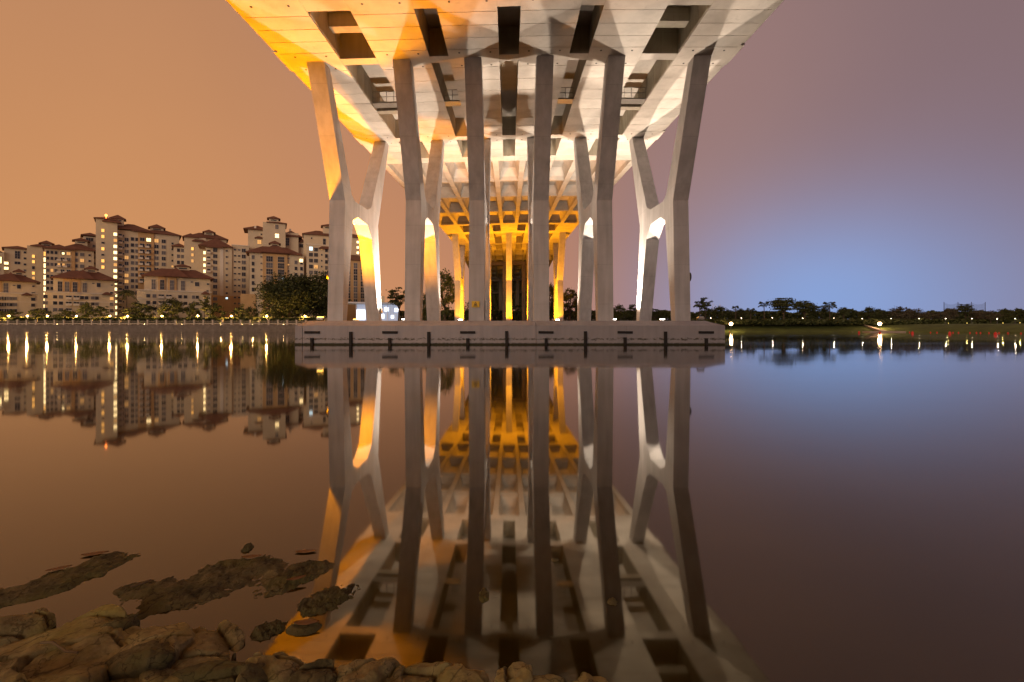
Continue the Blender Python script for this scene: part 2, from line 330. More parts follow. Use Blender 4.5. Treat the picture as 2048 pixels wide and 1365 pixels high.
def water_mat():
    m_ = bpy.data.materials.new('still_water'); m_.use_nodes = True
    nt = m_.node_tree; N = nt.nodes; L = nt.links; b = N['Principled BSDF']
    b.inputs['IOR'].default_value = 1.72; b.inputs['Roughness'].default_value = 0.05
    b.inputs['Specular Tint'].default_value = (1.0, 0.86, 0.55, 1)      # peaty water
    g = N.new('ShaderNodeNewGeometry')
    t = N.new('ShaderNodeTexNoise'); t.inputs['Scale'].default_value = 0.9; t.inputs['Detail'].default_value = 7; L.new(g.outputs['Position'], t.inputs[0])
    r = N.new('ShaderNodeValToRGB'); r.color_ramp.elements[0].position = 0.35; r.color_ramp.elements[1].position = 0.7
    r.color_ramp.elements[0].color = (0.026, 0.016, 0.002, 1); r.color_ramp.elements[1].color = (0.050, 0.033, 0.005, 1)
    L.new(t.outputs[0], r.inputs[0]); L.new(r.outputs[0], b.inputs['Base Color'])
    mw = N.new('ShaderNodeMapping'); mw.inputs['Scale'].default_value = (0.012, 0.06, 1); L.new(g.outputs['Position'], mw.inputs[0])
    nw = N.new('ShaderNodeTexNoise'); nw.inputs['Scale'].default_value = 1; nw.inputs['Detail'].default_value = 4; L.new(mw.outputs[0], nw.inputs[0])
    rw = N.new('ShaderNodeMapRange'); rw.inputs[1].default_value = 0.42; rw.inputs[2].default_value = 0.66; rw.inputs[3].default_value = 0.038; rw.inputs[4].default_value = 0.075
    L.new(nw.outputs[0], rw.inputs[0]); L.new(rw.outputs[0], b.inputs['Roughness'])
    # long lazy swell
    mp = N.new('ShaderNodeMapping'); mp.inputs['Scale'].default_value = (0.05, 0.16, 1); L.new(g.outputs['Position'], mp.inputs[0])
    n2 = N.new('ShaderNodeTexNoise'); n2.inputs['Scale'].default_value = 1; n2.inputs['Detail'].default_value = 3; L.new(mp.outputs[0], n2.inputs[0])
    bp = N.new('ShaderNodeBump'); bp.inputs['Strength'].default_value = 0.02; bp.inputs['Distance'].default_value = 0.3
    L.new(n2.outputs[0], bp.inputs['Height']); L.new(bp.outputs[0], b.inputs['Normal'])
    return m_
M['water'] = water_mat()

# ------------------------------------------------------------------ water and land
w = MB(); w.box(-1500, 1500, -60, 900, -1.2, 0.0); tag(w.build('water', M['water']), kind='structure')

def land():
    # far left bank with its stone quay face
    b = MB(); b.box(-900, 70, 186.5, 1500, -1.1, 2.6); tag(b.build('ground', M['grass']), kind='structure')
    q = MB()
    n = len(q.v)
    prof = [(185.0, -1.0), (185.3, 1.9), (185.3, 2.45), (185.7, 2.62), (187.0, 2.62), (187.0, -1.0)]
    for x in (-900, 71): q.v += [(x, y, z) for y, z in prof]
    k = len(prof)
    for i in range(k): q.f.append((i, (i + 1) % k, k + (i + 1) % k, k + i)); q.m.append(0)
    q.f.append(tuple(reversed(range(k)))); q.f.append(tuple(range(k, 2 * k))); q.m += [0, 0]
    tag(q.build('quay', M['quay']), kind='structure')
    p = MB(); p.box(-900, 60, 187.4, 190.5, 2.55, 2.68); tag(p.build('promenade_path', M['path']), kind='structure')
    # right grassy bank following the shore
    sh = [(58, 184), (70, 176), (84, 172), (100, 172), (118, 172), (130, 169), (140, 161), (146, 150), (149, 138), (148, 126), (152, 112), (170, 96), (230, 70), (400, 30)]
    inl = [(62, 205), (76, 195), (88, 187), (103, 186), (120, 187), (136, 184), (151, 174), (160, 158), (164, 144), (164, 130), (168, 118), (184, 106), (245, 84), (415, 45)]
    far = [(60, 1500), (130, 1500), (220, 1500), (330, 1500), (430, 1500), (560, 1500), (700, 1500), (900, 1500), (1000, 1350), (1100, 1100), (1200, 900), (1300, 600), (1400, 350), (1450, 150)]
    m_ = MB(); rows = []
    prof = [(-0.08, -0.8), (0.0, 0.02), (0.06, 0.35), (0.35, 1.35), (0.7, 2.35), (1.0, 2.85)]
    def cat(pts, i, f):
        a, c = Vector(pts[i]), Vector(pts[i + 1]); return a.lerp(c, f)
    sub = 6; cols = (len(sh) - 1) * sub + 1
    for t, z in prof:
        row = []
        for j in range(cols):
            i = min(j // sub, len(sh) - 2); f = (j - i * sub) / sub
            p0, p1 = cat(sh, i, f), cat(inl, i, f); q_ = p0.lerp(p1, t)
            row.append((q_.x, q_.y, z + (0.12 * noise.noise((q_.x * 0.2, q_.y * 0.2, 3)) if 0 < t < 1 else 0)))
        rows.append(row)
    rows.append([(cat(far, min(j // sub, len(sh) - 2), (j - min(j // sub, len(sh) - 2) * sub) / sub).x, cat(far, min(j // sub, len(sh) - 2), (j - min(j // sub, len(sh) - 2) * sub) / sub).y, 3.2) for j in range(cols)])
    for row in rows: m_.v += row
    for a in range(len(rows) - 1):
        for j in range(cols - 1):
            k = a * cols + j; m_.f.append((k, k + 1, k + cols + 1, k + cols)); m_.m.append(0)
    tag(m_.build('bank', M['grass'], smooth=True), kind='structure')
    # boat ramps down the bank
    for pts in ([(1674, 648.3, 186), (1682, 648.3, 186), (1716, 664.6, 171), (1704, 664.6, 171)], [(1719, 648.5, 182), (1727, 648.5, 182), (1775, 663.4, 165), (1763, 663.4, 166)]):
        m_ = MB(); top = [P(*q) + Vector((0, 0, 0.12)) for q in pts]; bot = [q - Vector((0, 0, 0.6)) for q in top]
        m_.poly([tuple(q) for q in top])
        for i in range(4): m_.poly([tuple(bot[i]), tuple(bot[(i + 1) % 4]), tuple(top[(i + 1) % 4]), tuple(top[i])])
        tag(m_.build('path', M['path']), kind='structure')
    m_ = MB(); a, c = P(1716, 664.2, 166), P(1800, 663.6, 163)
    m_.box(a.x, c.x, 160.5, 164, -0.6, 0.32); tag(m_.build('landing', M['path']), kind='structure')
    # shore under the camera
    g = MB(); nx, ny = 60, 44
    for j in range(ny):
        for i in range(nx):
            x = -5 + 10 * i / (nx - 1); y = -3.5 + 5.45 * j / (ny - 1)
            z = -0.03 + (1.9 - y) * 0.10 + 0.06 * noise.noise((x * 1.3, y * 1.3, 0)) + 0.03 * noise.noise((x * 5, y * 5, 1)) - max(0, x - 0.2) * 0.25
            g.v.append((x, y, min(z, 0.5)))
    for j in range(ny - 1):
        for i in range(nx - 1):
            k = j * nx + i; g.f.append((k, k + 1, k + nx + 1, k + nx)); g.m.append(0)
    tag(g.build('shore', M['mud'], smooth=True), kind='structure')
land()

# ------------------------------------------------------------------ bridge deck
def grade(d):
    if d <= 125: return 23.85 + 0.058 * (d - 39.3)
    e = d - 125; z = 23.85 + 0.058 * (125 - 39.3)
    if e <= 110: return z + 0.058 * e - 0.00055 * e * e
    return z + 0.058 * 110 - 0.00055 * 110 * 110 - 0.063 * (e - 110)
def DZ(x, d): return grade(d) - 0.0265 * max(0.0, 3.0 - x)
def cuts(a, b, step, extra=()):
    n = max(1, math.ceil((b - a) / step)); r = {round(a + (b - a) * i / n, 4) for i in range(n + 1)}
    for e in extra:
        if a < e < b: r.add(e)
    return sorted(r)
def dbox(m_, x0, x1, d0, d1, h0, h1, mi=0):
    xs = cuts(x0, x1, 1e9, (3.0,)); ds = cuts(d0, d1, 12.0 if d1 > 126 else 200.0, (125.0,))
    k = len(m_.v); nx, nd = len(xs), len(ds)
    for h in (h0, h1):
        for d in ds:
            for x in xs: m_.v.append((x, d, DZ(x, d) + h))
    I = lambda l, j, i: k + l * nx * nd + j * nx + i
    def f(*q): m_.f.append(q); m_.m.append(mi)
    for j in range(nd - 1):
        for i in range(nx - 1):
            f(I(0, j, i), I(0, j + 1, i), I(0, j + 1, i + 1), I(0, j, i + 1)); f(I(1, j, i), I(1, j, i + 1), I(1, j + 1, i + 1), I(1, j + 1, i))
        f(I(0, j, 0), I(1, j, 0), I(1, j + 1, 0), I(0, j + 1, 0)); f(I(0, j, nx - 1), I(0, j + 1, nx - 1), I(1, j + 1, nx - 1), I(1, j, nx - 1))
    for i in range(nx - 1):
        f(I(0, 0, i), I(0, 0, i + 1), I(1, 0, i + 1), I(1, 0, i)); f(I(0, nd - 1, i), I(1, nd - 1, i), I(1, nd - 1, i + 1), I(0, nd - 1, i + 1))

deck = empty('bridge_deck', (0, 0, 0))
tag(deck, 'wide concrete bridge deck with slotted soffit panels carried high over the water', 'bridge deck')
def dpart(name, boxes, m='deck', parent=deck):
    b = MB()
    for q in boxes: dbox(b, *q)
    return b.build(name, M[m], parent)

XE = 18.2
def pier_segment(slots, short0, strip0, strip1, strip2, strip3, short1, d0, d1, rows, panel=True):
    """solid soffit over a pier: girders between the slots, diaphragms over the columns"""
    edges = [-XE]
    for a, b in slots: edges += [a, b]
    edges.append(XE)
    strips = [(edges[i], edges[i + 1]) for i in range(0, len(edges), 2)]
    lo = 0.12 if panel else 0.0
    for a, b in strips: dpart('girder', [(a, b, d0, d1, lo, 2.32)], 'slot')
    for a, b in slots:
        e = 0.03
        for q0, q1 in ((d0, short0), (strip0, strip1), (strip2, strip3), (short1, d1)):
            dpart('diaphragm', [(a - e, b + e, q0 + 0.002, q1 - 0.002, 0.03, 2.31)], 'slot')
    if panel:
        for a, b in strips:
            for r0, r1 in zip(rows[:-1], rows[1:]):
                dpart('soffit_panel', [(a - 0.015, b + 0.015, r0 + 0.028, r1 - 0.028, 0.0, 0.125)])
        for a, b in slots:
            for q0, q1 in ((d0, short0), (strip0, strip1), (strip2, strip3), (short1, d1)):
                dpart('soffit_panel', [(a + 0.03, b - 0.03, q0 + 0.01, q1 - 0.01, 0.005, 0.06)])
slots1 = [(-13.8, -10.8), (-6.5, -4.9), (-0.82, 0.82), (4.9, 6.5), (10.8, 13.8)]
rows1 = [30.0, 33.2, 34.8, 36.45, 38.1, 41.1, 43.4, 45.7, 47.95, 50.4, 52.7, 55.0, 57.2, 61.3, 63.8, 66.7, 69.0]
pier_segment(slots1, 32.7, 39.1, 40.15, 58.3, 59.5, 66.7, 30.0, 69.0, rows1)
slots2 = [(-13.2, -9.6), (-4.6, -2.3), (2.3, 4.6), (9.6, 13.2)]
pier_segment(slots2, 127.5, 138.5, 143.0, 162.5, 165.5, 176, 125.0, 178.0, [125, 130, 135, 140, 145, 150, 155, 160, 165, 170, 178])
# wall panels cast on the faces of the widest slots
for sgn in (-1, 1):
    for a, b in zip(rows1[1:-2], rows1[2:-1]):
        if b < 58 or a > 59.6:
            for q0, q1 in ((a + 0.03, (a + b) / 2 - 0.03), ((a + b) / 2 + 0.03, b - 0.03)) if a < 30 else ((a + 0.03, b - 0.03),):
                x0, x1 = sorted((sgn * 13.81, sgn * 13.74)); dpart('wall_panel', [(x0, x1, q0, q1, 0.13, 2.25)], 'slot')
# deck slab and edges
dpart('slab', [(-18.55, 18.55, -40, 430, 2.30, 2.75)])
for s in (-1, 1):
    x0, x1 = sorted((s * 18.22, s * 18.62)); dpart('edge_beam', [(x0, x1, -40, 430, 0.22, 3.05)])
    x0, x1 = sorted((s * 18.28, s * 18.55)); dpart('parapet', [(x0, x1, -40, 430, 3.05, 3.9)])
    for d in (39.6, 58.9):
        x0, x1 = sorted((s * 18.1, s * 18.66)); dpart('edge_bracket', [(x0, x1, d - 1.6, d + 1.6, 0.10, 0.6)])
# ribbed spans
GX = [-18.0, -13.8, -9.7, -6.0, -1.95, 1.95, 6.0, 9.7, 13.8, 18.0]
def ribs(d0, d1, trans, wid=0.42, dep=1.55, coffers=True):
    for x in GX:
        a, b = max(-XE, x - wid), min(XE, x + wid); dpart('rib', [(a, b, d0, d1, 0.0, 2.31)])
    for t in trans:
        for x0, x1 in zip(GX[:-1], GX[1:]):
            dpart('cross_beam', [(x0 + wid - 0.02, x1 - wid + 0.02, t - 0.35, t + 0.35, 0.12, 2.31)])
    if not coffers: return
    ts = [d0] + list(trans) + [d1]
    for t0, t1 in zip(ts[:-1], ts[1:]):
        if t1 - t0 < 2: continue
        for x0, x1 in zip(GX[:-1], GX[1:]):
            # sloping coffer lining: four inclined faces up to a flat ceiling
            X0, X1, D0, D1 = x0 + wid - 0.03, x1 - wid + 0.03, t0 + (0.33 if t0 != d0 else -0.01), t1 - (0.33 if t1 != d1 else -0.01)
            i = 0.55; q = 1.2; m_ = MB()
            lo = [(X0, D0), (X1, D0), (X1, D1), (X0, D1)]; hi = [(X0 + i, D0 + i * 2), (X1 - i, D0 + i * 2), (X1 - i, D1 - i * 2), (X0 + i, D1 - i * 2)]
            lo3 = [(x, d, DZ(x, d) + 0.75) for x, d in lo]; hi3 = [(x, d, DZ(x, d) + 0.75 + q) for x, d in hi]
            for k in range(4): m_.poly([lo3[k], lo3[(k + 1) % 4], hi3[(k + 1) % 4], hi3[k]])
            m_.poly(hi3); top = [(x, d, DZ(x, d) + 2.29) for x, d in lo]
            for k in range(4): m_.poly([lo3[(k + 1) % 4], lo3[k], top[k], top[(k + 1) % 4]])
            m_.poly(top[::-1])
            m_.build('coffer', M['deck'], deck)
ribs(69.0, 125.0, [81, 93.3, 108.8])
ribs(178, 430, [190 + 12 * i for i in range(20)], coffers=False)
ribs(-40, 30.0, [-28, -16, -4, 8, 19.5], coffers=False)
# crossbeam and inspection walkway inside the wide slots
for k, (a, b) in enumerate(slots1):
    if k == 2: continue
    if k in (0, 4): dpart('slot_beam', [(a - 0.02, b + 0.02, 50.0, 50.9, 0.05, 1.0)], 'slot')
    if k in (0, 4): dpart('slot_beam', [(a - 0.02, b + 0.02, 36.6, 37.5, 1.2, 2.31)], 'slot')
    wk = MB(); dbox(wk, a + 0.01, b - 0.01, 48.2, 49.4, 0.10, 0.22); wk.build('walkway', M['metal'], deck)
    rl = MB(); n = 5 if b - a > 2 else 3
    for i in range(n):
        x = a + 0.06 + (b - a - 0.12) * i / (n - 1); z = DZ(x, 48.25); rl.tube((x, 48.25, z + 0.2), (x, 48.25, z + 1.3), 0.03, n=5)
    for h in (0.75, 1.28):
        rl.tube((a + 0.02, 48.25, DZ(a, 48.25) + h), (b - 0.02, 48.25, DZ(b, 48.25) + h), 0.03, n=5)
    rl.build('railing', M['metal'], deck)
# bolt holes in the soffit panels
hm = MB(); hm.tube((0, 0, -0.03), (0, 0, 0.02), 0.085, n=8); hole = hm.mesh('drain_hole', M['dark_metal'])
for x in (-16.0, -8.6, -2.8, 2.8, 8.6, 16.0):
    for d in (32.0, 38.6, 40.7, 58.0, 60.0):
        for o in (-1.2, 1.3):
            inst('drain_hole', hole, deck, (x + o, d, DZ(x + o, d) + 0.005))

# ------------------------------------------------------------------ piers
def frame_mesh(prof, w, mt):
    """one X-shaped column frame: a profile in (distance, height) given a width"""
    from mathutils.geometry import tessellate_polygon
    n = len(prof); v = [(-w / 2, y, z) for y, z in prof] + [(w / 2, y, z) for y, z in prof]
    tri = tessellate_polygon([[Vector((y, z, 0)) for y, z in prof]])
    f = [tuple(t) for t in tri] + [tuple(n + i for i in reversed(t)) for t in tri]
    f += [((i + 1) % n, i, n + i, n + (i + 1) % n) for i in range(n)]
    me = bpy.data.meshes.new('column_frame'); me.from_pydata(v, [], f); me.materials.append(mt)
    bm = bmesh.new(); bm.from_mesh(me); bmesh.ops.recalc_face_normals(bm, faces=bm.faces[:]); bm.to_mesh(me); bm.free()
    return me

def near_frame(x):
    zt, zb = DZ(x, 40) + 0.04, DZ(x, 60) + 0.04
    return [(43.9, 2.10), (44.05, 5.5), (44.45, 13.3), (39.35, zt), (40.75, zt), (46.4, 14.35), (47.4, 13.95), (51.6, 14.2), (52.9, 14.75),
            (59.3, zb), (60.7, zb), (55.7, 13.3), (57.35, 2.10), (56.1, 2.10), (53.1, 11.3), (51.5, 12.55), (48.2, 12.6), (46.75, 12.0), (44.95, 2.10)]
pier = empty('bridge_pier', (0, 50, 0))
tag(pier, 'near bridge pier of six tall X-shaped concrete frames on a low block in the water', 'bridge pier')
PX = [-15.9, -8.85, -2.97, 2.97, 8.85, 15.9]
def piece(o, parent):                   # keep world coordinates under a placed empty
    o.parent = parent; o.matrix_parent_inverse = Matrix.Translation(-Vector(parent.location)); return o
for x in PX:
    o = inst('column_frame', frame_mesh(near_frame(x), 1.42, M['pier']), None, (x, 0, 0)); piece(o, pier)
# pile cap in three chamfered blocks, joints open
def cap_block(x0, x1, y0, y1, z0, ze, zt, l, r, ch):
    m_ = MB(); xl, xr = x0 + (ch if l else 0), x1 - (ch if r else 0)
    lo = [(x0, y0), (x1, y0), (x1, y1), (x0, y1)]; hi = [(xl, y0 + ch), (xr, y0 + ch), (xr, y1 - ch), (xl, y1 - ch)]
    k = 0
    A = [(x, y, z0) for x, y in lo]; B = [(x, y, ze) for x, y in lo]; D = [(x, y, zt) for x, y in hi]
    m_.v = A + B + D
    m_.f = [(3, 2, 1, 0), (8, 9, 10, 11)] + [(i, (i + 1) % 4, 4 + (i + 1) % 4, 4 + i) for i in range(4)] + [(4 + i, 4 + (i + 1) % 4, 8 + (i + 1) % 4, 8 + i) for i in range(4)]
    m_.m = [0] * len(m_.f); return m_
SC = 960 / 42.3
xs = [(590 - CX) / SC, (605 - CX) / SC, (1072 - CX) / SC, (1450 - CX) / SC]
caps = []
for i in range(3):
    o = cap_block(xs[i] + (0.02 if i else 0), xs[i + 1] - (0.02 if i < 2 else 0), 42.3, 59.2, -1.0, 1.69, 2.135, i == 0, i == 2, 1.3 if i else 0.6).build('pile_cap', M['cap'])
    if i == 0:
        for v in o.data.vertices:
            if v.co.z > 2: v.co.y = 43.6 if v.co.y < 50 else 57.9
    piece(o, pier); caps.append(o)
core = MB(); core.box(xs[0] + 0.4, xs[3] - 0.4, 42.6, 58.9, -1.0, 1.6); piece(core.build('cap_core', M['cap']), pier)
# rubber fenders
fh = MB(); fh.box(-0.66, -0.02, -0.13, 0.0, -0.11, 0.11); fh.box(0.02, 0.66, -0.13, 0, -0.11, 0.11); fh.box(-0.02, 0.02, -0.09, 0, -0.07, 0.07)
fhm = fh.mesh('fender', M['rubber'])
fv = MB(); fv.box(-0.13, 0.13, -0.16, 0, -0.6, 0.62); fv.box(-0.1, 0.1, -0.22, -0.16, -0.6, 0.55); fvm = fv.mesh('fender', M['rubber'])
fl = MB(); fl.box(-0.13, 0.13, -0.16, 0, -0.6, 1.19); fl.box(-0.1, 0.1, -0.22, -0.16, -0.6, 0.55); fl.box(-0.1, 0.1, -0.20, -0.16, 0.62, 1.12); flm = fl.mesh('fender', M['rubber'])
for i, px in enumerate((624.7, 702, 780, 857.7, 935.5, 1013.5, 1092, 1170.7, 1250, 1330.8, 1412)):
    x = (px - CX) / SC
    o = inst('fender', flm if i % 2 else fvm, None, (x, 42.302, R.uniform(-0.05, 0.04)), (0, R.uniform(-0.02, 0.02), 0)); piece(o, pier)
    if i % 2 == 0: piece(inst('fender', fhm, None, (x, 42.302, 1.5 - 9.2 / SC), (0, R.uniform(-0.02, 0.02), 0)), pier)
# warning sign on the third frame
def warn_sign(px, py, d, wpx, hpx, y, parent):
    c = P(px, py, d); w_, h_ = wpx * d / F, hpx * d / F
    s = MB(); s.box(-w_ / 2, w_ / 2, -0.04, 0, -h_ / 2, h_ / 2)
    o = s.build('warning_sign', M['sign_yellow'], None, (c.x, y, c.z)); piece(o, parent)
    t = MB(); k = h_ * 0.30; zc = h_ * 0.10
    out = [(-k * 1.1, -0.044, zc - k), (k * 1.1, -0.044, zc - k), (0, -0.044, zc + k)]
    inn = [(p[0] * 0.55, -0.044, zc - 0.18 * k + (p[2] - zc + 0.18 * k) * 0.55) for p in out]
    for i in range(3): t.quad(out[i], out[(i + 1) % 3], inn[(i + 1) % 3], inn[i])
    t.poly([(-k * 0.5, -0.045, zc - k * 0.72), (k * 0.35, -0.045, zc - k * 0.72), (k * 0.1, -0.045, zc + k * 0.05), (-k * 0.12, -0.045, zc - k * 0.3)])
    for j, ww in ((0, 0.30), (1, 0.38)):
        for q in range(6):
            x = -ww * w_ + q * ww * w_ * 2 / 6; z = -h_ * (0.30 + 0.09 * j); t.quad((x, -0.044, z), (x + ww * w_ * 0.26, -0.044, z), (x + ww * w_ * 0.26, -0.044, z + h_ * 0.05), (x, -0.044, z + h_ * 0.05))
    t.build('pictogram', M['sign_black'], o)
warn_sign(951.2, 609, 43.9, 15.5, 12.5, 43.88, pier)
# junction box and conduit on the inner face of the third frame, boxes on other legs
jb = MB(); jb.box(-2.26, -2.10, 44.2, 44.5, 3.0, 3.75); jb.tube((-2.22, 44.35, 2.1), (-2.22, 44.35, 3.0), 0.04, n=6); jb.box(-2.26, -2.0, 44.15, 44.3, 3.75, 3.95)
piece(jb.build('junction_box', M['metal']), pier)
jb = MB(); jb.box(-15.19, -14.95, 56.3, 56.7, 3.2, 3.75); piece(jb.build('junction_box', M['metal']), pier)
for x, d, z in ((16.61, 44.4, 6.2), (16.61, 55.9, 6.0), (-16.61, 44.4, 6.4)):      # round boards on the outer faces, edge-on
    s = 1 if x > 0 else -1
    t = MB(); t.tube((x, d, z), (x + s * 0.12, d, z), 0.42, n=20); piece(t.build('round_board', M['dark_metal']), pier)

pier2 = empty('bridge_pier', (0, 156, 0))
tag(pier2, 'farther bridge pier bathed in amber light behind the near frames', 'bridge pier')
for x in (-15.9, -6.9, 0.0, 6.9, 15.9):
    zt, zb = DZ(x, 142) + 0.04, DZ(x, 164) + 0.04
    pr = [(148, 2.0), (148.6, 16.2), (141.0, zt), (143, zt), (150.6, 17.6), (152, 17.0), (155.5, 17.2), (157, 18.0), (163.6, zb), (165.6, zb), (160.4, 16.0), (162, 2.0), (160.4, 2.0), (157.2, 14.0), (155.4, 15.4), (152.4, 15.4), (151.2, 14.6), (149.4, 2.0)]
    o = inst('column_frame', frame_mesh(pr, 1.75, M['pier']), None, (x, 0, 0)); piece(o, pier2)
o = cap_block(-19.2, 19.2, 145.5, 164.5, -1, 1.6, 2.03, True, True, 1.3).build('pile_cap', M['cap']); piece(o, pier2)
warn_sign(1020.5, 636.5, 148, 7, 5, 147.9, pier2)

def far_pier(d, xs_, label):
    e = empty('bridge_pier', (0, d, 0)); tag(e, label, 'bridge pier')
    for x in xs_:
        m_ = MB(); m_.box(x - 0.8, x + 0.8, d - 0.9, d + 0.9, 2.4, DZ(x, d) - 1.38); piece(m_.build('column', M['shaded']), e)
    m_ = MB(); dbox(m_, xs_[0] - 2, xs_[-1] + 2, d - 1.1, d + 1.1, -1.5, -0.02); piece(m_.build('crosshead', M['shaded']), e)
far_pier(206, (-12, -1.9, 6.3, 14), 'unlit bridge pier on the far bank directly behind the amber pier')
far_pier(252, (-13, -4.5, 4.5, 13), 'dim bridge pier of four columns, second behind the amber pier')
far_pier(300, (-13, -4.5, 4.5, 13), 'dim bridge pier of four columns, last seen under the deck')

# ------------------------------------------------------------------ floodlights
def floodlight(loc, color, power, label, group, aim=(0, 0, 1), size=170, amber=False, blend=0.25, sc=1.0):
    lens = 'lens_off' if power <= 0 else 'lens_amber' if amber else 'lens_white'
    e = empty('floodlight', loc); tag(e, label, 'floodlight', group)
    b = MB(); b.box(-0.28 * sc, 0.28 * sc, -0.2 * sc, 0.2 * sc, 0.14 * sc, 0.34 * sc); b.build('housing', M['metal'], e)
    y = MB(); y.box(-0.34 * sc, -0.29 * sc, -0.04 * sc, 0.04 * sc, 0.0, 0.28 * sc); y.box(0.29 * sc, 0.34 * sc, -0.04 * sc, 0.04 * sc, 0, 0.28 * sc); y.box(-0.34 * sc, 0.34 * sc, -0.06 * sc, 0.06 * sc, -0.02, 0.03 * sc)
    y.build('bracket', M['dark_metal'], e)
    l = MB(); l.box(-0.24 * sc, 0.24 * sc, -0.16 * sc, 0.16 * sc, 0.341 * sc, 0.40 * sc); l.build('lens', M[lens], e)
    if power <= 0: return e
    ld = bpy.data.lights.new('flood_beam', 'SPOT'); ld.energy = power; ld.color = color; ld.spot_size = math.radians(size); ld.spot_blend = blend; ld.shadow_soft_size = 0.16
    lo = bpy.data.objects.new('flood_beam', ld); C.objects.link(lo); lo.parent = e; lo.location = (0, 0, 0.6 * sc)
    lo.rotation_euler = Vector(aim).to_track_quat('-Z', 'Y').to_euler()
    return e
WHITE = (1.0, 0.80, 0.62); AMBER = (1.0, 0.34, 0.004); AMBER_NEAR = (1.0, 0.31, 0.0)
for x, d, pw, aim, nm in ((-12.4, 56.7, 20000, (0, -0.1, 1), 'between the back legs of the two leftmost frames'),
                          (-5.9, 58.3, 6200, (0, 0.3, 1), 'between the second and third frames'), (5.9, 58.3, 6200, (0, 0.3, 1), 'between the fourth and fifth frames'),
                          (12.4, 56.7, 27000, (0, -0.1, 1), 'between the back legs of the two rightmost frames'), (18.1, 56.7, 24000, (0, 0, 1), 'outside the back leg of the rightmost frame')):
    floodlight((x, d, 2.12), WHITE, pw, 'white floodlight on the near pier ' + nm, 'white floodlights on the near pier', aim=aim, size=150, blend=0.6)
floodlight((-18.1, 56.7, 2.12), AMBER_NEAR, 15000, 'amber floodlight outside the back leg of the leftmost frame', 'amber floodlights on the near pier', size=150, blend=0.5, amber=True)
floodlight((-17.55, 44.65, 2.12), AMBER_NEAR, 56000, 'amber floodlight outside the leftmost frame at the end of the pier block', 'amber floodlights on the near pier', aim=(0.2, -0.05, 1), size=150, blend=0.6, amber=True)
floodlight(((1401 - CX) * 43.8 / F, 43.8, 2.12), WHITE, 0.0, 'unlit white floodlight at the right end of the pier block', 'white floodlights on the near pier')
for i, (x, d) in enumerate(((-15.9, 154), (-6.9, 154), (0, 154), (6.9, 154), (15.9, 154), (-11.4, 146.2), (-3.4, 146.2), (3.4, 146.2), (11.4, 146.2))):
    floodlight((x, d, 2.05), AMBER, 15000 if i < 5 else 23000, 'amber floodlight at the far lit pier, ' + ['under its leftmost frame', 'under its second frame', 'under its centre frame', 'under its fourth frame', 'under its rightmost frame', 'first on its front ledge', 'second on its front ledge', 'third on its front ledge', 'fourth on its front ledge'][i],
               'amber floodlights on the far pier', amber=True, sc=1.2, aim=(0, 0, 1) if i < 5 else (0, -0.35, 1), size=160)

# ------------------------------------------------------------------ apartment blocks
def win_mesh(w_, h_, cols, rows, glass):
    m_ = MB(); t = 0.09
    m_.box(-w_ / 2, w_ / 2, -0.06, 0.02, -h_ / 2, h_ / 2, 1)
    m_.box(-w_ / 2 - t, w_ / 2 + t, -0.16, 0.0, -h_ / 2 - t, -h_ / 2, 0); m_.box(-w_ / 2 - t, w_ / 2 + t, -0.12, 0.0, h_ / 2, h_ / 2 + t, 0)
    m_.box(-w_ / 2 - t, -w_ / 2, -0.12, 0, -h_ / 2, h_ / 2, 0); m_.box(w_ / 2, w_ / 2 + t, -0.12, 0, -h_ / 2, h_ / 2, 0)
    for i in range(1, cols): x = -w_ / 2 + w_ * i / cols; m_.box(x - 0.035, x + 0.035, -0.10, -0.05, -h_ / 2, h_ / 2, 0)
    for j in range(1, rows): z = -h_ / 2 + h_ * j / rows; m_.box(-w_ / 2, w_ / 2, -0.10, -0.05, z - 0.035, z + 0.035, 0)
    return m_.mesh('window', [M['frame'], glass])
WC = {}
def wmesh(wpx, hpx, d, kind):
    w_, h_ = round(wpx * d / F * 0.86, 1), round(hpx * d / F, 1); k = (w_, h_, kind)
    if k not in WC:
        g = {'d': M['glass'], 'g': M['glass_grey'], 'a': M['lit_amber'], 'w': M['lit_white'], 'm': M['lit_dim'], 'b': M['lit_blue']}[kind]
        WC[k] = win_mesh(w_, h_, max(1, round(w_ / 0.9)), max(1, round(h_ / 1.3)), g)
    return WC[k]
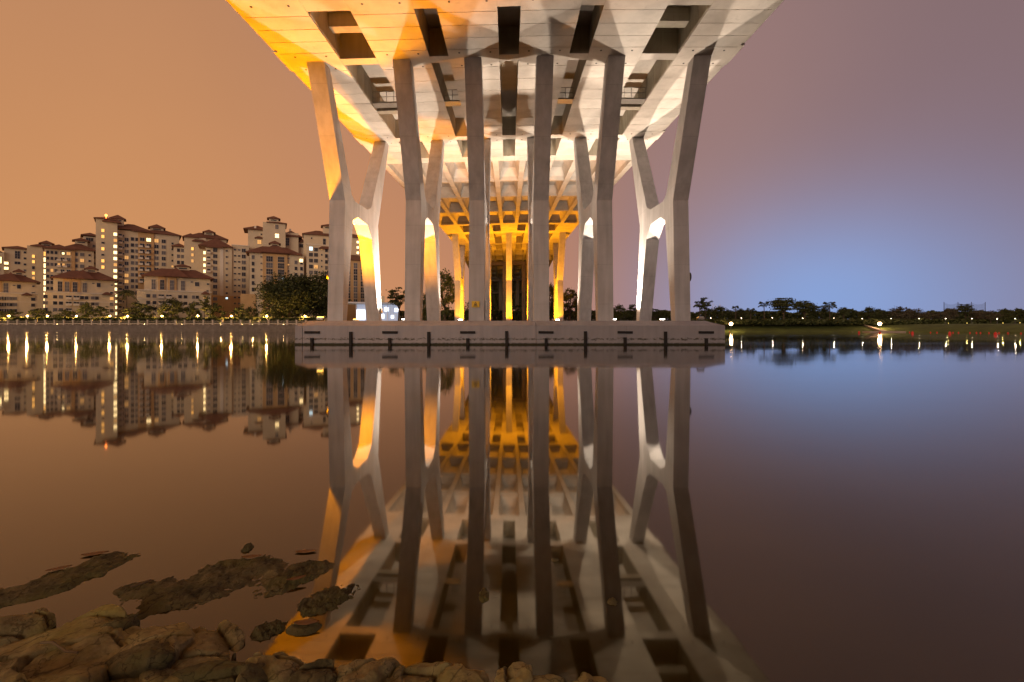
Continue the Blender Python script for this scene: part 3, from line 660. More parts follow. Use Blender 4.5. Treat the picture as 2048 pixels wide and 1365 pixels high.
class Bld:
    def __init__(s, cx, d, label, rz=0.0, name='apartment_block', cat='building'):
        s.cx, s.d = cx, d; s.a = math.atan((cx - CX) / F); s.k = d * math.cos(s.a) / F
        s.o = empty(name, ((cx - CX) * d / F, d, 2.6), -s.a + rz); tag(s.o, label, cat, 'apartment blocks behind the promenade' if cat == 'building' else None)
    def u(s, px): return (px - s.cx) * s.k
    def z(s, py): return CH + (HY - py) * s.d / F - 2.6
    def block(s, x0, x1, ytop, v0=0.0, v1=12.0, m='wall', ybot=None, name='wall'):
        b = MB(); b.box(s.u(x0), s.u(x1), v0, v1, -0.1 if ybot is None else s.z(ybot), s.z(ytop)); b.build(name, M[m], s.o)
    def cornice(s, x0, x1, y, v0, v1):
        b = MB(); b.box(s.u(x0) - 0.25, s.u(x1) + 0.25, v0 - 0.25, v1, s.z(y) - 0.18, s.z(y) + 0.18); b.build('cornice', M['wall_trim'], s.o)
    def roof(s, x0, x1, ye, yr, v0=-1.0, v1=13.0, ridge=None):
        b = MB(); b.hip(s.u(x0), s.u(x1), v0, v1, s.z(ye), s.z(yr), ridge); b.build('roof', M['roof'], s.o)
    def cupola(s, x0, x1, ybot, ye, yp, v=4.0, over=4.0):
        w_ = s.u(x1) - s.u(x0)
        b = MB(); b.box(s.u(x0), s.u(x1), v, v + w_, s.z(ybot) - 2, s.z(ye)); b.build('cupola', M['wall'], s.o)
        o_ = over * s.k; b = MB(); b.hip(s.u(x0) - o_, s.u(x1) + o_, v - o_, v + w_ + o_, s.z(ye), s.z(yp), ridge=None, th=0.25); b.build('cupola_roof', M['roof'], s.o)
        b = MB(); b.box(s.u(x0) + w_ * 0.2, s.u(x1) - w_ * 0.2, v - 0.05, v + 0.1, s.z(ye) - 1.2, s.z(ye) - 0.7); b.build('louvre', M['glass'], s.o)
    def win(s, px, py, w_=7, h_=7, kind='d', v=0.0):
        inst('window', wmesh(w_, h_, s.d, kind), s.o, (s.u(px), v - 0.03, s.z(py)))
    def grid(s, xs_, ys_, w_=7, h_=7, v=0.0, kinds=None):
        for x in xs_:
            for y in ys_:
                kd = R.choices('dgm', (0.58, 0.37, 0.05))[0]
                if kinds and (x, y) in kinds: kd = kinds[(x, y)]
                s.win(x, y, w_, h_, kd, v)
    def balc(s, px, py, w_=9, v=0.0):
        k = s.d / F; b = MB(); x0, x1 = s.u(px - w_ / 2), s.u(px + w_ / 2); z = s.z(py) - 4.2 * k
        b.box(x0, x1, v - 1.2, v - 0.01, z - 0.12, z + 0.06); b.box(x0, x1, v - 1.2, v - 1.08, z + 0.06, z + 0.85); b.box(x0, x0 + 0.1, v - 1.07, v - 0.02, z + 0.06, z + 0.85); b.box(x1 - 0.1, x1, v - 1.07, v - 0.02, z + 0.06, z + 0.85)
        b.build('balcony', M['wall_trim'], s.o)
    def awning(s, x0, x1, ye, yp, v=-0.2):
        b = MB(); b.hip(s.u(x0), s.u(x1), v - 1.6, v + 1.5, s.z(ye), s.z(yp), th=0.2); b.build('awning_roof', M['roof'], s.o)
    def ledge(s, x0, x1, y, v=-0.15):
        b = MB(); b.box(s.u(x0), s.u(x1), v - 0.12, v + 0.3, s.z(y) - 0.12, s.z(y) + 0.12); b.build('ledge', M['wall_trim'], s.o)
def rows(y0, st, n): return [round(y0 + st * i, 1) for i in range(n)]

# three low-rise blocks on the water side
def lowrise(x0, x1, xu0, ylow, yeave, yridge, cup, tall, tallsm, lowcols, lowrows, balcs, aw, tan, label, yellow):
    b = Bld((x0 + x1) / 2, 214, label)
    b.block(x0, x1, ylow, -1.5, 11); b.cornice(x0, x1, ylow, -1.5, 0)
    b.block(xu0, x1 - 1, yeave, 0, 11.5)
    for t0, t1 in tan: b.block(t0, t1, yeave + 1.5, -0.35, 0.5, 'wall_tan', ylow - 1)
    b.roof(xu0 - 6, x1 + 7, yeave, yridge, -1.6, 13)
    b.roof((xu0 * 0.72 + x1 * 0.28), (xu0 * 0.35 + x1 * 0.65), yeave - 0.8, yridge - 1.5, -2.4, 8)
    b.cupola(*cup, v=5)
    for x in tall: b.win(x, (yeave + ylow) / 2 + 2.6, 7.5, 19, 'g' if R.random() < 0.5 else 'd', -0.36 if any(a < x < c for a, c in tan) else 0)
    for x, y, w_, h_ in tallsm: b.win(x, y, w_, h_)
    b.grid(lowcols, lowrows, 7, 6.5, -1.5)
    for x, y in balcs: b.win(x, y, 10, 6.5, 'd', -1.5); b.balc(x, y, 12, -1.5)
    b.awning(*aw, v=-1.6)
    b.ledge(x0, x1, ylow + 17, -1.5)
    return b
lowrise(-30, 76, -26, 587, 562, 546, (29, 48, 547, 541, 535), (12, -6), ((38, 573, 6, 8), (68, 571, 4, 3), (68, 586, 6, 5), (28, 571, 4, 2)), (3, 8.5, 14, 21, 30, 67), (598, 610, 622), ((-8, 598), (-8, 610)), (43, 65, 590, 585), ((-4, 4),), 'low cream apartment block with red hipped roof at the left edge', 0)
lowrise(92, 233, 108, 587, 558, 540, (172, 195, 540, 535, 528), (121, 134.5, 150, 169.5), ((198, 569, 7, 8), (187, 566, 4, 2), (226, 568, 4, 2), (225, 585, 5, 6)), (94, 112, 123, 164, 173, 186, 194, 225), (596, 608, 621), ((138, 596), (153, 596), (138, 608), (153, 608), (138, 621)), (204, 226, 588, 583), ((127, 141), (143, 160)), 'low cream apartment block with red hipped roof, middle of the three low blocks', 0)
lowrise(277, 424, 290, 583, 554, 536, (352, 380, 536, 530, 524), (308, 324.5, 344, 366), ((395, 567, 8, 8), (384, 563, 4, 2), (418, 566, 4, 3), (417, 581, 4, 5)), (298, 310, 360, 371, 388, 395, 412), (594, 607, 619), ((323, 594), (338, 594), (323, 607), (338, 607)), (403, 421, 587, 581), ((317, 331), (336, 353)), 'low cream apartment block with red hipped roof behind the tall slender tree', 0)

b = Bld(45, 246, 'tower block with amber stair windows at the far left behind the low block')
b.block(-30, 9, 508, -1, 12); b.roof(-34, 6, 508, 500)
b.block(9, 62, 498, 0, 13); b.roof(4, 67, 498, 491); b.block(54, 95, 491, -1.5, 10); b.roof(60, 96, 490.5, 485, -2.5, 9)
b.cupola(84, 106, 490, 482, 475, v=2, over=6)
b.win(35, 511, 8, 15, 'd'); b.win(35, 527, 9, 5); b.win(13, 529, 7, 5, 'w'); b.win(13, 539, 7, 5, 'w'); b.grid((50,), rows(505, 12, 5), 4, 4)
for y, k in zip((512, 523, 535, 546, 556), 'aadam'): b.win(67, y, 4.5, 6, k, -1.5)
b.grid((-2,), rows(518, 12, 5), 5, 6, -1); b.win(2, 524, 3, 12, 'w', -1)

b = Bld(140, 246, 'wide tower block with rows of balconies behind the middle low block')
b.block(168, 200, 465, 9, 18); b.roof(162, 203, 462, 455, 8, 19)
b.win(181, 471, 13, 7, 'd', 9); b.grid((190, 196), rows(484, 12, 6), 4, 5, 9)
b.block(90, 189, 498, 0, 13); b.roof(86, 150, 500, 489, -1.5, 12); b.roof(118, 196, 498, 482, -1, 14)
b.cupola(150, 176, 486, 477, 470, v=5, over=6)
b.block(143, 150, 499, -0.4, 0.5, 'wall_tan'); 
for y in rows(512, 11.4, 10): b.win(90.6, y, 3.2, 8, 'w' if R.random() < 0.35 else 'a', 0)
b.grid((96.5, 104.5, 112.5), rows(508, 11.8, 7), 4.5, 6)
b.grid((125, 137), rows(508, 11.8, 5), 6.5, 6)
for y in rows(519.8, 11.8, 4):
    for x in (118, 130): b.balc(x, y, 9)
b.grid((151.5, 164.5), rows(508, 11.8, 6), 7, 6.5); b.grid((180,), rows(508, 11.8, 5), 4, 4)
b.win(126.5, 508.5, 4, 4, 'w', -0.12)
for x, y in ((118, 531), (127, 531)): b.win(x, y, 4, 5, 'm', -0.12)

b = Bld(280, 246, 'tallest wide tower block with a bright stair column and red roofs')
b.block(196, 236, 447, -2.5, 9); b.roof(192, 233, 447, 441.5, -3.5, 10); b.roof(208, 244, 452, 446, -4.2, -1)
b.cupola(224, 248, 450, 441, 432, v=2, over=4.5)
b.block(236, 362, 464, 0, 14); b.roof(222, 302, 461, 447, -1.5, 13); b.roof(282, 367, 464, 451, -1, 15); b.roof(262, 312, 463.5, 456, -1.9, 6)
b.cupola(301, 329, 456, 449, 440, v=5, over=4.5)
b.block(276, 308, 465.5, -0.4, 0.5, 'wall_tan')
for y, k in zip((470, 481.5, 493.5, 505, 516.5, 528, 540), 'aadadaa'): b.win(209, y, 5, 6 if k == 'a' else 3, k, -2.5)
for i, y in enumerate(rows(475, 11.8, 14)):
    b.win(232.2, y, 6, 6, 'm' if i in (1, 5) else 'w', -2.5)
    b.win(241.5, y, 5.5, 6); b.balc(241.5, y, 8)
    b.win(247.5, y, 2.2, 3, 'd')
b.grid((253.5,), rows(482, 11.8, 9), 7, 6.5); b.grid((265, 274), rows(480, 11.8, 10), 6, 6.5)
for x in (284.5, 297.5):
    for i, y in enumerate(rows(479, 11.8, 8)):
        b.win(x, y, 8, 6.5, 'w' if (i == 0 and x > 290) else 'd', -0.4)
        if i: b.balc(x - 3, y, 8.5, -0.4)
b.grid((313.5, 328.5), rows(479, 11.8, 7), 7.5, 7); b.grid((347,), rows(482, 11.8, 6), 3.5, 4)
b.win(214.5, 450, 2, 2, 'd', -2.5)
rl = MB(); rl.ball((b.u(215), -3.0, b.z(440.5)), 0.55); rl.tube((b.u(215), -3.0, b.z(446)), (b.u(215), -3.0, b.z(441.5)), 0.12, n=6); rl.build('beacon', M['red_lamp'], b.o)

b = Bld(400, 246, 'tower block with four bright balcony lights behind the third low block')
b.block(388, 456, 470, 8, 18); b.roof(372, 460, 470, 457.5, 7, 19); b.cupola(409, 429, 462, 456, 449, v=11, over=4)
b.block(348, 371, 497, 2, 12); b.roof(344, 373, 495, 488, 1, 13)
b.block(369, 412, 477, -1.5, 11); b.roof(365, 398, 477, 468, -2.5, 12); b.roof(384, 412, 484, 477, -3.0, 3)
b.grid((357.5, 365.5), rows(503, 12, 3), 5.5, 6.5, 2)
for y, k in zip((500, 512, 524), 'amm'): b.win(385, y, 4.5, 6, k, -1.5)
for y in (506, 519, 531, 543): b.win(409.5, y, 5.5, 6, 'w', -1.5)

b = Bld(455, 242, 'pale tower block with small bathroom windows and orange base behind round bushes')
b.block(412, 464, 495, 0, 12); b.roof(398, 466, 494.5, 476, -1.5, 13); b.roof(412, 444, 497, 492, -2.2, 3)
b.block(464, 499, 489, 0.6, 12); b.cornice(464, 499, 489, 0.6, 2); b.block(424, 500, 592, -0.3, 5, 'wall_tan')
for y in (506, 519, 531, 543): b.win(418, y, 6, 6); b.balc(418, y, 8)
b.grid((430.5,), rows(502.5, 12.05, 8), 8, 7); b.grid((453.5,), rows(502.5, 12.05, 8), 4, 3)
b.grid((470, 478.5), rows(498.5, 12.05, 8), 4.5, 2.6, 0.6); b.grid((488,), rows(499, 12.05, 8), 8, 7, 0.6)
b.grid((430.5,), (599, 610), 8, 6.5, -0.3); b.grid((488,), (597.5, 609), 8, 6.5, -0.3); b.win(453.5, 597, 4, 3, 'b', -0.3); b.grid((470, 478.5), (595, 607), 4.5, 2.6, -0.3)
b.block(440, 447, 496, -0.25, 0.5, 'wall_trim')

b = Bld(546, 256, 'tallest tower block with stacked red roofs rising behind the orange-fronted block')
b.block(497, 598, 463, 0, 14); b.roof(488, 542, 462, 451, -1.5, 12); b.roof(560, 606, 470, 456, -1, 14); b.block(596, 612, 480, 2, 12); b.roof(592, 616, 478, 470, 1, 13)
b.block(526, 571, 448, -3, 10); b.roof(533, 574, 447.5, 442.5, -4, 11); b.cupola(538, 557, 443, 438, 431.5, v=-1, over=4)
b.win(553.5, 456, 6, 8, 'g', -3); b.win(554, 473.5, 8, 8, 'w', -3); b.win(519, 487, 8, 8, 'm', -1.0); b.block(512, 526, 479, -1, 2); b.roof(510, 527, 479, 475.5, -2, 1)
b.win(575, 482, 8, 15, 'd'); b.win(523, 471, 3, 3); b.win(604, 487, 8, 7, 'd', 2)
for x in (511, 581): 
    m_ = MB(); m_.box(b.u(x - 2), b.u(x + 2), -0.4, 0.8, b.z(460), b.z(455.5)); m_.build('dormer', M['wall_trim'], b.o)

b = Bld(553, 232, 'orange-fronted apartment block with two glazed window strips beside the big dark tree')
b.block(500, 609, 508, 0, 13); b.roof(493, 606, 507.5, 491, -1.5, 13); b.roof(520, 582, 506, 489.5, -2.4, 9); b.cupola(541, 558, 492, 485, 478, v=4, over=4)
b.block(526, 575, 506.5, -0.7, 1, 'wall_tan')
for x in (539, 562):
    for i, y in enumerate(rows(519.5, 12.6, 6)): b.win(x, y, 13, 10.5, 'd' if i % 2 == 0 or R.random() < 0.3 else 'g', -0.7)
b.grid((507,), rows(517.5, 12.7, 7), 5.5, 7.5); b.grid((523, 577), rows(516, 12.7, 7), 3.2, 2.6); b.grid((592.5, 604), rows(523, 12.6, 5), 6, 7)
b.win(603.5, 519, 7, 6.5, 'w', -0.12); b.win(566, 558, 4, 4, 'b', -0.95)
b.block(483, 512, 590, -0.4, 6, 'wall_tan')

b = Bld(636, 240, 'tower block half hidden behind the leftmost bridge column')
b.block(607, 664, 468, 4, 14); b.roof(604, 668, 467, 455, 2.5, 16); b.cupola(646, 668, 456, 447, 441, v=5, over=4)
b.block(613, 662, 490, 0, 10); b.cornice(613, 662, 490, 0, 1.5)
b.win(649, 481, 6, 13, 'd', 4); b.win(623, 475, 3, 3, 'd', 4); b.grid((622, 632), rows(510.5, 11.8, 4), 8, 7); b.win(622, 498.5, 7, 7, 'b'); b.win(632, 500, 8, 7); b.grid((643.5,), rows(498, 11.8, 5), 3, 3); b.grid((653,), rows(500, 11.8, 5), 6, 7)
b.roof(637, 664, 497, 491.5, -1.4, 2)

b = Bld(704, 238, 'orange apartment block glimpsed between the legs of the leftmost bridge frame')
b.block(668, 724, 470, 6, 14); b.roof(664, 728, 470, 461, 5, 15); b.block(662, 738, 521, -0.5, 12, 'wall_tan'); b.roof(656, 743, 520, 507, -1.5, 12)
for x in (697, 711, 725):
    for y in rows(532, 12, 7): b.win(x, y, 8, 10.5, 'd' if R.random() < 0.6 else 'g', -0.5)
for y in (480, 491, 502): b.win(716, y, 5, 5, 'w', 6)

# ------------------------------------------------------------------ lit boathouse behind the frames
bh = Bld(754, 192, 'white boathouse with thin flat roof and bright interior behind the left bridge frame', name='boathouse', cat='boathouse')
m_ = MB(); m_.box(bh.u(696), bh.u(802), -2.5, 9, bh.z(608), bh.z(605.4)); m_.build('roof', M['boat_white'], bh.o)
bh.block(714, 800, 609, 6.5, 7, 'boat_white', name='back_wall')
for x in (713, 733, 755, 775, 799):
    m_ = MB(); m_.box(bh.u(x) - 0.14, bh.u(x) + 0.14, -0.6, -0.3, -0.1, bh.z(608)); m_.build('post', M['boat_white'], bh.o)
for x0, x1 in ((714, 733), (733.6, 754.6), (755.4, 774.6), (775.4, 798.6)):
    n = 4
    for i in range(n):
        a, c = x0 + (x1 - x0) * i / n, x0 + (x1 - x0) * (i + 1) / n
        m_ = MB(); m_.box(bh.u(a) + 0.05, bh.u(c) - 0.05, 0.0, 0.06, 0.1, bh.z(609.5)); m_.build('pane', M['pavilion_glass'], bh.o)
for x, y, w_, h_ in ((722, 630, 17, 20), (764, 633, 9, 9), (773, 619, 8, 8), (794, 620, 9, 7), (785, 634, 6, 6)):
    m_ = MB(); m_.box(bh.u(x - w_ / 2), bh.u(x + w_ / 2), -0.25, -0.05, bh.z(y + h_ / 2), bh.z(y - h_ / 2)); m_.build('light_panel', M['pavilion_light'], bh.o)
m_ = MB(); m_.box(bh.u(735), bh.u(770), 8, 16, 0, bh.z(590)); m_.build('hall', M['wall'], bh.o)

# ------------------------------------------------------------------ promenade fence and lamps on the left bank
fe = empty('promenade_fence', (-120, 186.2, 2.62)); tag(fe, 'cream pillared railing along the quay in front of the apartment blocks', 'fence')
pm = MB(); pm.box(-0.24, 0.24, -0.24, 0.24, 0, 1.75); pm.box(-0.36, 0.36, -0.36, 0.36, 1.75, 1.95); pm.box(-0.30, 0.30, -0.30, 0.30, 0, 0.25); pmm = pm.mesh('pillar', M['fence'])
xa = -2
pxs = []
while xa < 612: pxs.append(xa); xa += 18.6
for px in pxs: piece(inst('pillar', pmm, None, ((px - CX) * 186.2 / F, 186.2, 2.62)), fe)
x0, x1 = (pxs[0] - CX) * 186.2 / F, (pxs[-1] - CX) * 186.2 / F
for h, r in ((0.45, 0.16), (1.05, 0.05), (1.45, 0.05)):
    m_ = MB()
    for a, c in zip(pxs[:-1], pxs[1:]):
        m_.box((a - CX) * 186.2 / F + 0.24, (c - CX) * 186.2 / F - 0.24, 186.2 - r, 186.2 + r, 2.62 + h - (0.2 if h < 0.5 else r), 2.62 + h + r)
    piece(m_.build('rail', M['fence']), fe)

def lamp_post(px, py, d, ground, kind, label, group, power, color, r=0.3, name='street_lamp'):
    c = P(px, py, d); e = empty(name, (c.x, d, ground)); tag(e, label, 'street lamp', group); h = c.z - ground
    b = MB(); b.tube((0, 0, 0), (0, 0, h - r), 0.09, 0.06, n=8); b.tube((0, 0, 0), (0, 0, 0.5), 0.16, 0.12, n=8); b.build('post', M['dark_metal'], e)
    g = MB(); g.ball((0, 0, h), r); g.build('globe', M[kind], e, smooth=True)
    t = MB(); t.tube((0, 0, h + r * 0.85), (0, 0, h + r * 1.25), r * 0.7, 0.05, n=10); t.build('cap', M['dark_metal'], e)
    if power > 0:
        ld = bpy.data.lights.new('lamp_light', 'POINT'); ld.energy = power; ld.color = color; ld.shadow_soft_size = 0.06
        lo = bpy.data.objects.new('lamp_light', ld); C.objects.link(lo); lo.parent = e; lo.location = (0, -r * 1.6, h)
    return e
ORD = ['first', 'second', 'third', 'fourth', 'fifth', 'sixth', 'seventh', 'eighth', 'ninth', 'tenth', 'eleventh', 'twelfth', 'thirteenth']
for i, px in enumerate((18, 55, 95, 153, 220, 255.5, 324, 396, 463, 533.5, 610)):
    lamp_post(px, 632.5, 189, 2.68, 'globe_amber', 'amber globe lamp on the promenade, %s in the row from the left edge' % ORD[i], 'amber lamps along the promenade', 3600, (1, 0.50, 0.13), 0.26)
for i, (px, py) in enumerate(((25, 638.7), (41, 638.7), (201, 638.7), (219.5, 638.6))):
    lamp_post(px, py, 190, 2.68, 'globe_white', 'low white globe lamp on the promenade, %s of four from the left edge' % ORD[i], 'low white lamps on the promenade', 300, (0.9, 1, 1), 0.28)
def ground_light(px, py, d, ground, label, group, mt='globe_amber', power=0, r=0.16, color=(1, 0.6, 0.2), cat='ground light'):
    c = P(px, py, d); e = empty('ground_light', (c.x, d, ground)); tag(e, label, cat, group)
    b = MB(); b.tube((0, 0, 0), (0, 0, 0.22), r * 0.9, r * 1.1, n=8); b.build('base', M['dark_metal'], e)
    g = MB(); g.ball((0, 0, 0.22 + r * 0.8), r, 8, 5); g.build('lens', M[mt], e, smooth=True)
    if power:
        ld = bpy.data.lights.new('lamp_light', 'POINT'); ld.energy = power; ld.color = color; ld.shadow_soft_size = 0.05
        lo = bpy.data.objects.new('lamp_light', ld); C.objects.link(lo); lo.parent = e; lo.location = (0, 0, 0.8)
    return e
for i, px in enumerate((114, 289, 364, 442, 485, 505, 516, 567)):
    ground_light(px, 646, 187.6, 2.62, 'small amber ground light behind the promenade fence, %s from the left edge' % ORD[i], 'ground lights behind the promenade fence', power=120)

# ------------------------------------------------------------------ trees
def crown_mesh(seed, shape, rx, rz, n, leaf, mt, flat=0.0):
    """leaf faces in clumps spread through the crown volume; origin at crown centre"""
    r = random.Random(seed); m_ = MB(); cl = []
    nc = max(8, n // 45)
    while len(cl) < nc:
        p = Vector((r.uniform(-1, 1), r.uniform(-1, 1), r.uniform(-1, 1)))
        if p.length > 1 or p.length < 0.35: continue
        if shape == 'umbrella':
            lay = r.choice((-0.55, -0.1, 0.3, 0.7)); p.z = lay + r.uniform(-0.2, 0.2)
            lim = 1.0 - max(0, lay) * 0.55 - max(0, -lay) * 0.45
            q = Vector((p.x, p.y)); 
            if q.length > lim: continue
        if shape == 'cone':
            lim = (1 - p.z) / 2
            if Vector((p.x, p.y)).length > lim * 1.0 + 0.05: continue
            if r.random() < 0.6: p.z = round(p.z * 5) / 5
        cl.append((p, r.uniform(0.16, 0.34)))
    for p, s in cl:
        for k in range(n // nc):
            o = Vector((r.gauss(0, 1), r.gauss(0, 1), r.gauss(0, 0.6 if shape != 'umbrella' else 0.32))) * s * 0.55
            c = Vector(((p.x + o.x) * rx, (p.y + o.y) * rx, (p.z + o.z) * rz))
            a = Vector((r.uniform(-1, 1), r.uniform(-1, 1), r.uniform(-0.5, 0.5))).normalized(); bq = a.orthogonal().normalized()
            bq = (Matrix.Rotation(r.uniform(0, 6.28), 3, a) @ bq); l = leaf * r.uniform(0.6, 1.4)
            u, v = a * l, bq * l * 0.55
            m_.quad(tuple(c - u), tuple(c + v * 0.9), tuple(c + u), tuple(c - v))
    return m_.mesh('crown', mt)
def trunk_mesh(seed, h, r0, crown_c, rx, rz, limbs=6):
    r = random.Random(seed); m_ = MB(); fork = h * 0.55
    bend = Vector((r.uniform(-0.2, 0.2), r.uniform(-0.2, 0.2), 0)) * h * 0.15; mid = bend + Vector((0, 0, fork))
    m_.tube((0, 0, -0.3), tuple(mid * 0.5), r0, r0 * 0.8, n=7); m_.tube(tuple(mid * 0.5), tuple(mid), r0 * 0.8, r0 * 0.65, n=7)
    for i in range(limbs):
        t = 2 * math.pi * i / limbs + r.uniform(-0.3, 0.3)
        e = Vector((math.cos(t) * rx * 0.6, math.sin(t) * rx * 0.6, crown_c + r.uniform(-0.2, 0.5) * rz))
        k = mid.lerp(e, 0.5) + Vector((0, 0, 0.08 * h)); m_.tube(tuple(mid), tuple(k), r0 * 0.5, r0 * 0.33, n=5); m_.tube(tuple(k), tuple(e), r0 * 0.33, r0 * 0.1, n=5)
    return m_.mesh('trunk', M['bark'])
PROTO = {}
def tree_proto(kind, v):
    k = (kind, v)
    if k not in PROTO:
        s = hash(kind) % 1 + v * 17 + len(kind) * 101
        spec = {'round': ('round', 4.0, 3.2, 2600, 0.28, 'leaf'), 'green': ('round', 4.0, 3.4, 2600, 0.28, 'leaf2'), 'dome': ('round', 4.0, 3.0, 2400, 0.24, 'leaf3'),
                'umbrella': ('umbrella', 6.0, 2.3, 4600, 0.28, 'leaf'), 'cone': ('cone', 2.2, 4.6, 1800, 0.26, 'leaf2'), 'bush': ('round', 2.6, 2.2, 1600, 0.22, 'leaf'),
                'slender': ('umbrella', 2.3, 2.6, 1500, 0.24, 'leaf'), 'big': ('round', 8.5, 7.2, 13000, 0.36, 'leaf')}[kind]
        sh, rx, rz, n, lf, mt = spec
        cz = {'bush': rz * 0.85, 'umbrella': 6.6, 'slender': 6.2, 'cone': 5.2, 'big': 9.6, 'dome': 4.4}.get(kind, 5.2)
        tr = trunk_mesh(s, cz, 0.12 * rx ** 0.8, cz, rx, rz)
        PROTO[k] = (tr, crown_mesh(s + 1, sh, rx, rz, n, lf, M[mt]), cz, rx, rz)
    return PROTO[k]
def tree(px, ytop, wpx, kind, d, label, ground=2.85, v=0, group=None, name=None):
    tr, cr, cz, rx, rz = tree_proto(kind, v)
    top = P(px, ytop, d).z - ground; sz = top / (cz + rz * 0.95); sx = wpx * d / F / 2 / (rx * 1.02)
    e = empty(name or {'bush': 'bush', 'cone': 'conifer_tree', 'umbrella': 'rain_tree'}.get(kind, 'tree'), (P(px, 650, d).x, d, ground), R.uniform(0, 6.28))
    tag(e, label, 'bush' if kind == 'bush' else 'tree', group)
    inst('trunk', tr, e, (0, 0, 0), (0, 0, 0), (sx, sx, sz)); inst('crown', cr, e, (0, 0, cz * sz), (0, 0, 0), (sx, sx, sz))
    return e
def palm_mesh(seed, rad, n=16, droop=0.5, fan=False):
    r = random.Random(seed); m_ = MB()
    for i in range(n):
        t = 2 * math.pi * i / n + r.uniform(-0.15, 0.15); el = r.uniform(-0.2, 1.1); pts = []
        for j in range(7):
            f = j / 6; pts.append(Vector((math.cos(t) * f * rad * math.cos(el * 0.7), math.sin(t) * f * rad * math.cos(el * 0.7), rad * (math.sin(el) * f - droop * f * f * 1.2))))
        side = Vector((-math.sin(t), math.cos(t), 0))
        for a, c in zip(pts[:-1], pts[1:]):
            if fan and a.length < rad * 0.45: w_ = 0.03
            else: w_ = rad * (0.34 if fan else 0.17)
            dn = Vector((0, 0, -w_ * 0.7))
            for q in range(2):
                f0 = a.lerp(c, q / 2); f1 = a.lerp(c, q / 2 + 0.36)
                m_.quad(tuple(f0), tuple(f1), tuple(f1 + side * w_ + dn), tuple(f0 + side * w_ * 0.95 + dn)); m_.quad(tuple(f1), tuple(f0), tuple(f0 - side * w_ * 0.95 + dn), tuple(f1 - side * w_ + dn))
    return m_.mesh('fronds', M['palm'])
def palm(px, ytop, wpx, d, label, ground=2.85, seed=0, fan=False):
    top = P(px, ytop, d).z - ground; rad = wpx * d / F / 2; h = top - rad * 0.55
    e = empty('palm_tree', (P(px, 650, d).x, d, ground)); tag(e, label, 'palm tree', 'palms on the banks')
    m_ = MB(); m_.tube((0, 0, -0.3), (0.1, 0, h * 0.5), 0.24, 0.18, n=7); m_.tube((0.1, 0, h * 0.5), (0, 0, h), 0.18, 0.14, n=7); m_.build('trunk', M['bark'], e)
    f = inst('fronds', palm_mesh(seed, rad, 24 if fan else 18, 0.35 if fan else 0.7, fan), e, (0, 0, h))
# left bank
tree(580, 553, 118, 'big', 200, 'huge dark spreading tree left of the leftmost bridge column', 2.6)
tree(645, 549, 80, 'big', 206, 'huge dark tree directly behind the leftmost bridge column', 2.6, v=1)
tree(432, 610.5, 34, 'bush', 194, 'dark round bush under the pale tower with the orange base', 2.6)
tree(485, 610, 36, 'bush', 194, 'dark round bush just left of the small conifer on the promenade', 2.6, v=1)
tree(510, 604, 17, 'cone', 194, 'small narrow conifer beside the huge dark tree', 2.6)
tree(410, 592, 22, 'slender', 192, 'tall slender tree in front of the third low block', 2.6)
tree(345, 600, 46, 'round', 195, 'dark bushy tree in front of the third low block', 2.6)
tree(281, 605, 56, 'round', 196, 'broad dark tree right of the palm on the promenade', 2.6, v=1)
tree(175, 608, 32, 'green', 195, 'fresh green round tree in front of the middle low block', 2.6)
tree(205, 613, 26, 'slender', 196, 'thin feathery tree right of the fresh green tree', 2.6, v=1)
tree(80, 617, 34, 'round', 196, 'low dark tree between the left and middle low blocks', 2.6, v=2)
tree(134, 620, 40, 'green', 198, 'low olive tree in front of the middle low block, beside the fourth lamp', 2.6, v=1)
tree(20, 620, 36, 'green', 198, 'low olive tree at the left edge of the promenade', 2.6, v=2)
tree(385, 606, 30, 'bush', 197, 'low dark bush left of the slender tree', 2.6, v=2)
tree(540, 615, 30, 'bush', 193, 'low bush under the huge spreading tree by the tenth lamp', 2.6, v=1)
palm(253, 574, 36, 196, 'feathery palm in front of the bright stair column', 2.6, 3)
# under the deck
tree(890, 547, 52, 'green', 186, 'amber-lit bushy tree seen left of the sign column', 2.6, v=0)
tree(855, 585, 40, 'green', 198, 'dim bushy tree behind the second bridge frame', 2.6, v=1)
tree(1140, 578, 48, 'green', 190, 'amber-lit bushy tree seen right of the centre bridge columns', 2.6, v=2)
tree(1102, 568, 34, 'round', 198, 'dark tree behind the amber pier, right of centre', 2.6, v=1)
tree(797, 574, 44, 'slender', 186, 'layered feathery tree standing beside the white boathouse', 2.6, v=2)
tree(1240, 612, 40, 'green', 200, 'bushy tree between the two right bridge frames', 2.6, v=0)
tree(1268, 609, 30, 'slender', 204, 'thin-topped tree between the two right bridge frames', 2.6, v=0)
tree(1310, 618, 44, 'round', 214, 'dim tree framed by the rightmost bridge frame', 2.6, v=2)
tree(957, 600, 60, 'round', 230, 'dark tree under the far end of the deck left of centre', 2.6, v=0)
tree(1050, 606, 50, 'round', 234, 'dark tree under the far end of the deck right of centre', 2.6, v=1)
